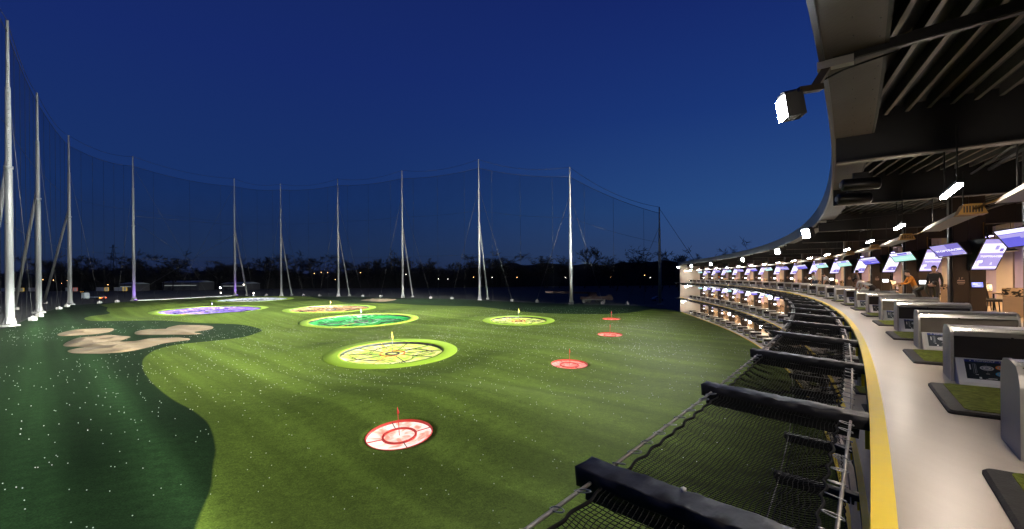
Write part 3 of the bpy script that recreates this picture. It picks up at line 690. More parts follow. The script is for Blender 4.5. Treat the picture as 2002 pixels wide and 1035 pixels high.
# end wall, with a returned edge that sticks out past the decks
for lv in range(3):
    z0, z1 = (0 if lv == 0 else FZ[lv] + .004), (FZ[lv + 1] - .425 if lv < 2 else ZR + .44)
    mb = MB(); mb.bar(at(S_END - .15, .12, (z0 + z1) / 2), at(S_END - .15, DEEP, (z0 + z1) / 2), .3, z1 - z0); mb.build('end_wall', M['wall_white'], bld)
mb = MB(); mb.bar(at(S_END - .1, -.05, 5.7), at(S_END - .1, .11, 5.7), .32, 11.4); mb.build('end_wall_edge', M['wall_white'], bld)
for lv in (1, 2):
    mb = MB(); mb.bar(at(S_END - .6, -1.1, FZ[lv] - .12), at(S_END - .6, -.02, FZ[lv] - .12), .5, .12); mb.build('outrigger_tip', M['alu'], bld)
for d, z, r_ in ((2.7, .10, .03), (3.05, .18, .05), (5.2, .0, .06), (7.0, .05, .04)):
    mb = MB(); mb.tube([at(s, d, ZR + z) for s in SS[::2]], r_, 8); mb.build('service_pipe', M['black_steel'], bld)
for lv in (0, 1):
    for d, r_ in ((1.9, .05), (3.6, .08)):
        mb = MB(); mb.tube([at(s, d, FZ[lv + 1] - .62) for s in SS[::2]], r_, 8); mb.build('service_pipe', M['black_steel'], bld)
# columns with control screens, and the lounge back wall, per pair of bays
COLS = [13.75 + 6.85 * k for k in range(15)]
def local(s, lv, x, y, z):
    """module coordinates: x inward, y along the edge away from the camera, z up"""
    t = theta(s); p = at(s); return Vector((p.x + math.cos(t) * x + math.sin(t) * y, p.y - math.sin(t) * x + math.cos(t) * y, FZ[lv] + z))
def frame(o, s, lv, x=0, y=0, z=0, yaw=0):
    o.location = local(s, lv, x, y, z); o.rotation_euler = (0, 0, rz(s) + yaw); return o
HC = [FZ[1] - .42 - FZ[0], FZ[2] - .42 - FZ[1], ZR + .36 - FZ[2]]
col_me = []
for lv in range(3):
    mb = MB(); h = HC[lv] - .004
    mb.box((.215, .19, h / 2), (.425, .38, h - .008)); mb.box((.65, .19, h / 2), (.425, .38, h - .008)); mb.box((-.035, .23, h / 2), (.07, .30, h - .01), 1)
    col_me.append(mb.mesh('column', [M['column'], M['frame_dark']]))
sg = MB()
for k, (txt, sz, zz) in enumerate((('J F', .085, 1.335), ('BAY', .045, 1.24), ('TOP DECK', .038, 1.18), ('WELCOME', .038, 1.125))):
    pass
def sign_mesh(num):
    mb = MB(); f = lambda zz: (lambda x, y: (.215 + x, -.004, zz + y))
    add_text(mb, num, .1, f(1.33), 0); mb.box((.215, -.003, 1.255), (.2, .004, .03)); mb.box((.215, -.003, 1.2), (.22, .004, .016)); mb.box((.215, -.003, 1.165), (.2, .004, .03)); mb.box((.215, -.003, 1.115), (.14, .004, .008))
    return mb.mesh('bay_sign', M['sign_text'])
M['sign_text'] = mat('sign_print', (.75, .55, .45), .5)
sign_me = sign_mesh('J F')
tm = MB(); tm.box((0, 0, 0), (.34, .03, .21), 0)
tm.add([(-.15, -.017, -.085), (.15, -.017, -.085), (.15, -.017, .085), (-.15, -.017, .085)], [(0, 1, 2, 3)], 1)
for (x, z, w_, h_) in ((-.09, .06, .08, .018), (.03, .06, .12, .012), (-.06, .02, .13, .03), (.04, -.01, .14, .012), (0, -.05, .16, .02)):
    tm.add([(x - w_ / 2, -.019, z - h_ / 2), (x + w_ / 2, -.019, z - h_ / 2), (x + w_ / 2, -.019, z + h_ / 2), (x - w_ / 2, -.019, z + h_ / 2)], [(0, 1, 2, 3)], 2)
touch_me = tm.mesh('touch_screen', [M['casing'], M['touch'], M['scr_white']])
tm2 = MB(); tm2.box((0, 0, 0), (.34, .03, .21), 0); tm2.add([(-.15, -.017, -.085), (.15, -.017, -.085), (.15, -.017, .085), (-.15, -.017, .085)], [(0, 1, 2, 3)], 1)
touch_me2 = tm2.mesh('touch_screen', [M['casing'], M['touch_white']])
WZ = 8.8
lp = MB(); lp.tube([(.80, -.03, 3.3), (.79, -.06, 2.9), (.83, -.10, 2.6), (.90, -.14, 2.45), (.93, -.1, 2.6)], .014, 6); loop_me = lp.mesh('cable_loop', M['burner'])
def vis_from(lv): return (0, 34, 40)[2 - lv] if lv < 2 else 0
for lv in range(3):
    for k, s in enumerate(COLS):
        if lv < 2 and s < (30, 26)[lv]: continue
        c = frame(link('column', col_me[lv]), s, lv, 3.38, 0); c.parent = bld
        sg_ = link('bay_sign', sign_me, c)
        cb_ = link('cable_loop', loop_me, c)
        t_ = link('touch_screen', touch_me if (k == 1 and lv == 2) else touch_me2, c); t_.location = (.62, -.05, 1.1); t_.rotation_euler = (R(-12), 0, R(8))
# lounge back wall: plaster, panels painted lilac for purple light and dark glazing alternate
for lv in range(3):
    z0, z1 = FZ[lv] + .004, FZ[lv] + HC[lv] - (.36 if lv < 2 else .3)
    for kind, mm in (('back_wall', 'wall_beige'), ('curtain', 'curtain'), ('window', 'glass_dark')):
        for i, s in enumerate(np.arange(S_START, S_END - 1.7, 1.7)):
            mb = MB()
            j = int(round((s - S_START) / 1.7)) % 4
            want = ('back_wall', 'curtain', 'window', 'curtain')[j] if lv > 0 else ('back_wall', 'back_wall', 'window', 'back_wall')[j]
            if want != kind: continue
            dd = WZ + (.06 if kind == 'curtain' else 0.0 if kind == 'back_wall' else .03)
            a, b = at(s + .01, dd, (z0 + z1) / 2), at(s + 1.69, dd, (z0 + z1) / 2); mb.bar(a, b, .08, z1 - z0)
            if kind == 'window':
                for e in (s + .04, s + .85, s + 1.66): mb.bar(at(e, dd - .06, z0), at(e, dd - .06, z1), .07, .07, 1)
            mb.build(kind, [M[mm], M['frame_dark']], bld)

# ------------------------------------------------------------------ repeated fittings: built once at the origin, then copied
LIB = []
def finish(root): LIB.append(root); return root
def place(proto, s, lv, label, group, x=0, y=0, z=0, yaw=0, rx=0, ry=0):
    if proto.get('_used'): c = copy_tree(proto); del c['_used']
    else: c = proto
    proto['_used'] = 1
    frame(c, s, lv, x, y, z, yaw); c.rotation_euler.x = rx; c.rotation_euler.y = ry
    c['label'] = label; c['group'] = group
    return c
def label_of(cat, o): o['category'] = cat; return o

# ball dispenser: low hooded wall across the deck with a sloping printed panel on its near side
def board_fn(x0, x1, p_top, p_bot):
    """maps (u 0..1 across, v 0..1 down) onto the sloping panel (local y,z of the two edges)"""
    def f(u, v, off=.0):
        y = p_top[0] + (p_bot[0] - p_top[0]) * v; z = p_top[1] + (p_bot[1] - p_top[1]) * v
        n = Vector((0, -(p_top[1] - p_bot[1]), -(p_top[0] - p_bot[0]) * -1)); n = Vector((0, -(p_top[1] - p_bot[1]), (p_top[0] - p_bot[0]))).normalized()
        return (x0 + (x1 - x0) * u, y + n.y * off, z + n.z * off)
    return f
def dispenser(variant):
    root = empty('ball_dispenser'); root['category'] = 'ball dispenser'
    W = 1.42; D0, D1 = -.66, 0.0; H = .76
    # side plates with rounded shoulders
    prof = [(D1, .0), (D1, H - .12)] + [(D1 - .1 + .1 * math.cos(a), H - .12 + .12 * math.sin(a)) for a in np.linspace(.3, 1.5, 4)] + [(D0 + .17 + .12 * math.cos(a), H - .10 + .10 * math.sin(a)) for a in np.linspace(1.6, 3.0, 5)] + [(D0, .0)]
    prof = [(D1, 0.), (D1, H - .16), (D1 - .03, H - .07), (D1 - .10, H - .015), (D1 - .2, H), (D1 - .36, H), (D0 + .13, H - .02), (D0 + .05, H - .08), (D0 + .01, H - .18), (D0, 0.)]
    for x in (0, W - .035): MB().prism(prof, x, x + .035, axis='x').build('side_plate', M['alu'], root)
    MB().prism([(D1 - .01, H - .17), (D1 - .04, H - .08), (D1 - .11, H - .022), (D1 - .2, H - .006), (D1 - .36, H - .006), (D0 + .14, H - .02), (D0 + .06, H - .06), (D0 + .022, H - .125), (D0 + .045, H - .125), (D0 + .14, H - .07), (D1 - .11, H - .08), (D1 - .05, H - .17)], .037, W - .037, axis='x').build('hood', M['alu_hood'], root)
    kn = MB(); kn.tube([(W * .42, D0 + .035, H - .13), (W * .42, D0 + .0, H - .13)], .016, 10); kn.build('lock', M['black_steel'], root)
    cm = M['cloth_black'] if variant else M['cloth_grey']
    mb = MB(); nx_, nz_ = 24, 8; vs = []
    for i in range(nx_ + 1):
        for j in range(nz_ + 1):
            u, v = i / nx_, j / nz_; bulge = .02 * math.sin(u * 9 + v * 2.3) * math.sin(v * 3.1) + .012 * math.sin(u * 23 - v * 5)
            vs.append((.037 + (W - .074) * u, D0 + .045 + bulge * .6, .335 + (H - .115 - .335) * v))
    mb.add(vs, [(i * (nz_ + 1) + j, (i + 1) * (nz_ + 1) + j, (i + 1) * (nz_ + 1) + j + 1, i * (nz_ + 1) + j + 1) for i in range(nx_) for j in range(nz_)], 0, True)
    mb.build('cloth_screen', cm, root)
    MB().box((W / 2, (D0 + D1) / 2 + .14, .33), (W - .074, .36, .60)).build('ball_hopper', M['black_steel'], root)
    fm = M['panel_white'] if variant else M['panel_silver']
    top, bot = (D0 + .03, .33), (D0 - .27, .03)
    MB().prism([(D0 + .1, .0), (D0 + .1, .33), top, (D0 - .27, .055), (D0 - .29, .0)], .045, W - .045, axis='x').build('sloping_frame', fm, root)
    f = board_fn(.13, W - .1, (top[0] - .02, top[1] - .015), (bot[0] + .045, bot[1] + .055)); mb = MB()
    def quad(u0, v0, u1, v1, m, off): mb.add([f(u0, v0, off), f(u0, v1, off), f(u1, v1, off), f(u1, v0, off)], [(0, 1, 2, 3)], m)
    def disc(u, v, ru, rv, m, off, n=28): mb.add([f(u + ru * math.cos(a), v + rv * math.sin(a), off) for a in np.linspace(0, 2 * math.pi, n, endpoint=False)], [tuple(range(n))[::-1]], m)
    quad(0, 0, 1, 1, 0, .008); quad(0, 0, 1, .12, 1, .010)
    add_text(mb, 'TOPGOLF', .1, lambda x, y: f(.165 + x * .34, .06 - y * 1.0, .012), 2, 1.15, .003); add_text(mb, 'OBERHAUSEN', .09, lambda x, y: f(.375 + x * .30, .06 - y, .012), 2, 1.1)
    mb.add([f(.04, .03, .012), f(.05, .095, .012), f(.06, .03, .012)], [(0, 1, 2)], 2)
    for (u, v, m_) in ((.175, .40, 2), (.29, .66, 3), (.30, .34, 4), (.42, .5, 2), (.53, .34, 3), (.56, .68, 4), (.68, .45, 2), (.79, .66, 3), (.82, .32, 4), (.92, .52, 2)):
        disc(u, v, .056, .115, m_, .011)
        for q in (.82, .56, .3): disc(u, v, .056 * q, .115 * q, 5 if q != .56 else m_, .0115 + (.82 - q) * .001)
        quad(u - .001, v - .22, u + .001, v + .26, 5, .0135); quad(u - .014, v + .27, u + .014, v + .29, 2, .011)
    for (u0, v0, u1, v1) in ((.035, .26, .046, .52), (.062, .2, .065, .72), (.075, .2, .082, .70), (.088, .22, .092, .66), (.075, .74, .10, .765), (.10, .86, .12, .95), (.17, .89, .24, .915), (.15, .94, .2, .955), (.26, .88, .28, .96), (.32, .91, .40, .925), (.5, .9, .6, .92), (.7, .9, .85, .92)): quad(u0, v0, u1, v1, 2 if u1 - u0 > .009 else 5, .011)
    mb.build('range_map', [M['board'], M['p_blue'], M['p_white'], M['p_cyan'], M['p_orange'], M['p_grey']], root)
    MB().box((W / 2, D1 - .02, .02), (W * .9, .1, .04)).build('kick_strip', M['rubber'], root)
    return root
disp = [dispenser(0), dispenser(1)]
# tee mat: rubber tray with beveled rim and inset turf
def tee_mat():
    root = empty('tee_mat'); root['category'] = 'tee mat'
    W, Ln = 1.6, 1.62
    def rr(x0, y0, x1, y1, r, n=5):
        out = []
        for cx, cyy, a0 in ((x1 - r, y1 - r, 0), (x0 + r, y1 - r, 90), (x0 + r, y0 + r, 180), (x1 - r, y0 + r, 270)):
            for k in range(n + 1): a = R(a0 + 90 * k / n); out.append((cx + r * math.cos(a), cyy + r * math.sin(a)))
        return out
    rings = [(rr(0, 0, W, Ln, .06), 0), (rr(0, 0, W, Ln, .06), .022), (rr(.02, .02, W - .02, Ln - .02, .05), .04), (rr(.145, .1, W - .08, Ln - .04, .08), .044), (rr(.15, .105, W - .085, Ln - .045, .08), .02)]
    n = len(rings[0][0]); mb = MB(); vs = [(x, y, z) for p, z in rings for x, y in p]
    mb.add(vs, [(i * n + k, i * n + (k + 1) % n, (i + 1) * n + (k + 1) % n, (i + 1) * n + k) for i in range(len(rings) - 1) for k in range(n)])
    mb.build('rubber_tray', M['rubber'], root)
    mb = MB(); p = rings[3][0]; mb.add([(x, y, .05) for x, y in p] + [(x, y, .02) for x, y in p], [tuple(range(n))] + [(k, (k + 1) % n, n + (k + 1) % n, n + k)[::-1] for k in range(n)])
    mb.build('turf_inset', M['tee_turf'], root)
    return root
mat0 = tee_mat()
# linear lamp
def lin_lamp():
    root = empty('linear_lamp'); root['category'] = 'ceiling lamp'
    MB().box((0, 0, .035), (.075, 1.5, .05)).build('housing', M['black_steel'], root)
    MB().box((0, 0, -.012), (.07, 1.48, .044)).build('diffuser', M['lamp_warm'], root)
    for y in (-.55, .55): MB().tube([(0, y, .06), (0, y, .95)], .012, 6).build('hanger', M['black_steel'], root)
    return root
lamp0 = lin_lamp()
def heater():
    root = empty('radiant_heater'); root['category'] = 'heater'; Ln = 5.0
    pr = [(-.2, 0), (-.1, .14), (.1, .14), (.2, 0), (.185, 0), (.09, .125), (-.09, .125), (-.185, 0)]
    mb = MB(); mb.prism(pr, .5, Ln, axis='y'); mb.build('reflector', M['heater'], root)
    MB().prism([(-.185, .004), (-.09, .115), (.09, .115), (.185, .004)], .52, Ln - .02, axis='y').build('glow_tube', M['heater'], root)
    mb = MB(); mb.prism([(-.22, -.02), (-.13, .19), (.13, .19), (.22, -.02)], .05, .5, axis='y'); bx = mb.build('burner_box', M['burner'], root)
    g = MB()
    for k in range(7): g.box((-.13 + k * .043, .045, .08), (.018, .02, .13))
    g.build('grille', M['black_steel'], bx)
    for y in (.9, Ln - .4): MB().tube([(0, y, .13), (0, y, 1.0)], .012, 6).build('hanger', M['black_steel'], root)
    mb = MB(); mb.tube([(0, .05, .08), (.15, -.25, .14), (.1, -.8, .10), (.3, -1.3, .2)], .018, 6); mb.build('gas_hose', M['burner'], root)
    return root
heat0 = heater()
# screens: a casing that wedges back to the vertical and a lit display with its graphics
def screen(w_, h_, pitch, kind):
    root = empty('hanging_screen'); root['category'] = 'television'
    sp_, cp = math.sin(pitch), math.cos(pitch); fr = .035
    def P(u, v, off=0): # u,v on screen (metres), off outwards along the normal
        return (u, -v * sp_ - off * cp, v * cp - off * sp_)
    W2, H2 = w_ / 2 + fr, h_ / 2 + fr
    bk = -(-H2) * sp_ + .12   # y of the vertical back plane
    f = [P(-W2, -H2), P(W2, -H2), P(W2, H2), P(-W2, H2)]
    b = [(p[0], max(bk, .12), p[2]) for p in f]
    MB().add(f + b, [(0, 1, 2, 3), (7, 6, 5, 4), (0, 4, 5, 1), (1, 5, 6, 2), (2, 6, 7, 3), (3, 7, 4, 0)]).build('casing', M['casing'], root)
    mb = MB()
    def q(u0, v0, u1, v1, m, off): mb.add([P(u0 * w_, v0 * h_, off), P(u1 * w_, v0 * h_, off), P(u1 * w_, v1 * h_, off), P(u0 * w_, v1 * h_, off)], [(0, 1, 2, 3)], m)
    if kind == 0:   # violet slide with the word
        q(-.5, -.5, .5, .5, 4, .003); q(-.5, -.5, .02, .1, 0, .0034); q(.02, -.2, .5, .5, 0, .0034); q(-.48, -.49, -.35, -.45, 2, .004); q(.38, -.49, .48, -.45, 2, .004)
        add_text(mb, 'TOPTRACER', .155 * w_ / 1.2, lambda x, y: P(x + .05 * w_, y - .02, .006), 2, 1.2, .006)
        mb.add([P(-.44 * w_, .06 * h_, .006), P(-.40 * w_, -.12 * h_, .006), P(-.35 * w_, .06 * h_, .006)], [(0, 1, 2)], 2)
    elif kind == 1:  # leaderboard over a fairway view
        q(-.5, -.5, .5, .5, 3, .003); q(-.5, .2, .5, .5, 2, .005); q(-.16, .26, .3, .44, 1, .006); q(-.48, .12, .34, .22, 0, .006); q(.36, .18, .42, .4, 4, .006); q(.43, .1, .46, .2, 0, .006); q(-.3, -.2, .2, -.18, 2, .006)
    elif kind == 2:  # aerial view of the range
        q(-.5, -.5, .5, .5, 1, .003); q(-.5, .28, .5, .5, 2, .005); q(-.1, -.05, .5, .06, 4, .005); q(.0, -.3, .5, -.26, 2, .005); q(-.5, .05, .5, .24, 4, .0045); q(.2, .32, .24, .42, 0, .006); q(.3, .32, .34, .42, 0, .006); q(.2, .26, .24, .3, 0, .006)
    else:            # upright menu screen
        q(-.5, -.5, .5, .5, 4, .003); q(-.5, .06, .5, .36, 2, .005); q(.05, .16, .2, .3, 4, .006); q(.27, .1, .42, .2, 0, .006); q(-.5, -.46, .5, -.40, 2, .005); q(-.5, -.44, -.3, -.2, 2, .005); q(-.46, -.3, -.16, -.17, 0, .006); q(-.43, -.285, -.19, -.185, 2, .007)
        if kind == 3: add_text(mb, 'TOPTRACER', .10 * w_ / .7, lambda x, y: P(x + .04, y - .06 * h_, .006), 2, 1.15, .005)
        else: q(-.5, -.2, .5, .06, 2, .005); q(-.1, -.40, .45, -.16, 0, .006); q(-.36, .0, .4, .03, 4, .006)
        q(.14, -.33, .24, -.31, 2, .008); q(.17, -.31, .21, -.26, 2, .008)
    mb.build('display', [M['scr_violet'], M['scr_blue'], M['scr_white'], M['scr_green'], M['scr_lilac']], root)
    mb = MB(); mb.tube([(0, .12, h_ / 2 * cp), (0, .2, 1.0)], .035, 8); mb.build('mount', M['black_steel'], root)
    return root
SW = [screen(.93, .523, R(44), k) for k in range(3)]; SP = [screen(.70, 1.22, R(34), 3), screen(.70, 1.22, R(34), 4)]
# lounge furniture
def cabinet():
    root = empty('gabled_cabinet'); root['category'] = 'cabinet'
    MB().prism([(-.3, 0), (-.3, .72), (0, .96), (.3, .72), (.3, 0)], 0, 1.7, axis='x').build('carcass', M['wood_grey'], root)
    MB().box((.85, -.315, .35), (1.7, .025, .70)).build('front', M['wood_front'], root)
    mb = MB()
    for sgn in (-1, 1): mb.add([(-.02, sgn * .33, .715), (1.72, sgn * .33, .715), (1.72, 0, .985), (-.02, 0, .985)], [(0, 1, 2, 3)]); 
    mb.add([(-.02, -.33, .69), (1.72, -.33, .69), (1.72, -.33, .715), (-.02, -.33, .715)], [(0, 1, 2, 3)])
    mb.build('patterned_top', M['mosaic'], root); return root
def lounge_table():
    root = empty('lounge_table'); root['category'] = 'table'
    MB().box((0, 0, .72), (1.4, .8, .05)).build('table_top', M['wood_light'], root)
    for x in (-.62, .62):
        for y in (-.32, .32): MB().box((x, y, .35), (.05, .05, .69)).build('leg', M['black_steel'], root)
    return root
def lounge_chair():
    root = empty('lounge_chair'); root['category'] = 'chair'
    MB().box((0, 0, .46), (.5, .5, .09)).build('seat', M['upholstery'], root)
    MB().box((0, .24, .78), (.48, .07, .5), rot=(R(-9), 0, 0)).build('backrest', M['upholstery'], root)
    for x in (-.21, .21):
        for y in (-.21, .21): MB().tube([(x, y, .42), (x * 1.2, y * 1.2, 0)], [.02, .013], 6).build('leg', M['black_steel'], root)
    return root
def sofa():
    root = empty('sofa'); root['category'] = 'sofa'
    MB().box((0, 0, .22), (2.0, .85, .4)).build('base', M['wood_front'], root)
    for x in (-.5, .5): MB().box((x, -.04, .47), (.98, .72, .13)).build('seat_cushion', M['c_check'], root)
    MB().box((0, .36, .72), (2.0, .16, .55)).build('backrest', M['c_check'], root)
    return root
def pendant():
    root = empty('pendant_lamp'); root['category'] = 'pendant lamp'
    mb = MB(); mb.tube([(0, 0, 0), (0, 0, .02), (0, 0, .1), (0, 0, .16)], [.24, .23, .12, .03], 16, cap=False); mb.build('lamp_shade', M['black_steel'], root)
    mb = MB(); mb.tube([(0, 0, .015), (0, 0, .04)], [.2, .2], 16); mb.build('bulb', M['lounge_lamp'], root)
    mb = MB(); mb.tube([(0, 0, .16), (0, 0, 1.1)], .008, 5); mb.build('cord', M['black_steel'], root); return root
def led_bar():
    root = empty('light_bar'); root['category'] = 'light bar'
    MB().box((0, 0, .03), (.08, 2.2, .05)).build('housing', M['black_steel'], root); MB().box((0, 0, -.005), (.07, 2.16, .02)).build('diffuser', M['lilac_led'], root); return root
M['lilac_led'] = emit('lilac_led', (.55, .45, 1), 9)
bar0 = led_bar()
cab0, tab0, cha0, sof0, pen0 = cabinet(), lounge_table(), lounge_chair(), sofa(), pendant()

# ------------------------------------------------------------------ padded outriggers and catch nets
def pad_mesh(seed):
    rg = random.Random(seed); nx_ = 60; per = 16; vs = []; mb = MB(); Wd, Ht = .25, .145
    cr = [(rg.uniform(.05, .95), rg.uniform(.006, .02), rg.uniform(.002, .007)) for _ in range(22)]
    for i in range(nx_ + 1):
        u = i / nx_; x = .02 - 1.72 * u; z0 = .13 * u - Ht / 2 - .01
        sag = sum(a * math.exp(-((u - c) / w_) ** 2) for c, w_, a in cr)
        for k in range(per):
            a = 2 * math.pi * k / per; ca, sa = math.cos(a), math.sin(a); p = .16
            sx = math.copysign(abs(ca) ** p, ca); sz = math.copysign(abs(sa) ** p, sa)
            wob = .003 * math.sin(u * 31 + k * 1.7) + .002 * math.sin(u * 57 - k * 2.1)
            vs.append((x + .01 * math.sin(k * 1.3 + u * 9), sx * (Wd / 2 + wob) , z0 + sz * (Ht / 2 + wob) - (sag if sa > 0 else 0) + (.002 * math.sin(u * 17 + k))))
    mb.add(vs, [(i * per + k, i * per + (k + 1) % per, (i + 1) * per + (k + 1) % per, (i + 1) * per + k) for i in range(nx_) for k in range(per)], 0, True)
    mb.f.append(tuple(range(per))[::-1]); mb.m.append(0); mb.sm.append(False); mb.f.append(tuple(nx_ * per + k for k in range(per))); mb.m.append(0); mb.sm.append(False)
    return mb
def outrigger(seed):
    root = empty('padded_outrigger'); root['category'] = 'padded beam'
    pad_mesh(seed).build('vinyl_pad', M['pad'], root)
    MB().bar((-.1, 0, -.22), (-1.66, 0, -.09), .09, .10).build('steel_arm', M['black_steel'], root)
    MB().box((-.03, 0, -.2), (.04, .2, .3)).build('bracket', M['yellow'], root)
    return root
outr = [outrigger(3), outrigger(8), outrigger(21)]
PITCH = 3.42
def net_z(u, v):   # u 0 inner .. 1 outer, v along
    return -.10 + .115 * u - .13 * math.sin(math.pi * min(max(v, 0), 1)) * math.sin(math.pi * min(max(u, 0), 1)) ** .7
def net_p(u, v):
    e0 = .022 * (1 - abs(math.cos(v * math.pi * 9)))
    x = -(.27 + e0 + (1.55 - e0 * 2 - .27 - .06) * u); y = .17 + (PITCH - .34) * v
    return Vector((x + .004 * math.sin(v * 60 + u * 9) , y + .009 * math.sin(u * 8 + v * 31) + .006 * math.sin(u * 21 + v * 7), net_z(u, v) + .004 * math.sin(u * 17) * math.sin(v * 43)))
def netting_mesh(fine):
    mb = MB(); nu, nv = (34, 78) if fine else (17, 40); r = .0036 if fine else .0045
    for i in range(nu + 1): mb.tube([net_p(i / nu, j / 40) for j in range(41)], r, 3, cap=False)
    for j in range(nv + 1): mb.tube([net_p(i / 16, j / nv) for i in range(17)], r, 3, cap=False)
    return mb.mesh('netting', M['rope'])
net_fine, net_coarse = netting_mesh(True), netting_mesh(False)
hem = MB(); hem.tube([net_p(0, j / 80) for j in range(81)], .013, 6, cap=False); hem.tube([net_p(1, j / 80) for j in range(81)], .013, 6, cap=False)
hem_me = hem.mesh('hem_rope', M['rope'])
rod_i = MB().tube([(-.17, .16, -.07), (-.17, PITCH - .16, -.07)], .014, 8).mesh('edge_rod', M['rod'])
rod_o = MB().tube([(-1.58, .1, .03), (-1.58, PITCH - .1, .03)], .014, 8).mesh('edge_rod', M['rod'])
def hook_mesh():
    mb = MB(); pts = []
    for k in range(15):
        a = 2 * math.pi * k / 14; pts.append((.055 * math.cos(a) - .055 + .02, .018 * math.sin(a), -.004 * k / 14 + .012 * math.sin(a * .5)))
    mb.tube(pts, .0042, 6, cap=False, smooth=True); return mb.mesh('hook', M['hook'])
hook_me = hook_mesh()
def catch_net(fine, hooks):
    root = empty('catch_net'); root['category'] = 'catch net'
    link('netting', net_fine if fine else net_coarse, root); link('hem_rope', hem_me, root); link('edge_rod', rod_i, root); link('edge_rod', rod_o, root)
    if hooks:
        for k in range(hooks):
            v = (k + .5) / hooks
            for side in (0, 1):
                h = link('hook', hook_me, root); p = net_p(side, v)
                h.location = (-.16 if side == 0 else -1.585, p.y, -.066 if side == 0 else .036); h.rotation_euler = (rnd.uniform(-.5, .5), .12, (0 if side == 0 else math.pi) + rnd.uniform(-.35, .35)); h.scale = (1.15, 1.1, 1.1)
    return root
nets = [catch_net(True, 10), catch_net(True, 10), catch_net(False, 0)]
BS_ALL = [1.1] + [4.3 + PITCH * k for k in range(33)]
for lv in (2, 1):
    ss_ = [-2.3] + BS_ALL
    n_ = len(BS_ALL)
    for i, s in enumerate(BS_ALL):
        if s > 113.5: continue
        place(outr[i % 3], s, lv, f'black vinyl padded beam, {DECK[lv]} deck, {where(i, n_)}', f'padded beams along the {DECK[lv]} deck')
    for i in range(-1, n_ - 1):
        s = -2.3 if i < 0 else BS_ALL[i]
        if s > 112 : continue
        t = 0 if (lv == 2 and i < 4) else (1 if (lv == 2 and i < 9) else 2)
        c = place(nets[t], s, lv, f'black rope catch net, {DECK[lv]} deck, {where(i + 1, n_)}', f'catch nets along the {DECK[lv]} deck')
        if i == 0: c.scale = (1, .94, 1)
        nx = BS_ALL[i + 1] if i + 1 < n_ else s + 3.4
        c.rotation_euler.z = rz((s + nx) / 2)
# a stray ball on the first padded beam
o = link('stray_golf_ball', ball_me); o.scale = (.95, .95, .95)
o.location = local(1.1, 2, -.98, .05, .09); tag(o, 'white golf ball resting on the first black padded beam', 'golf ball')

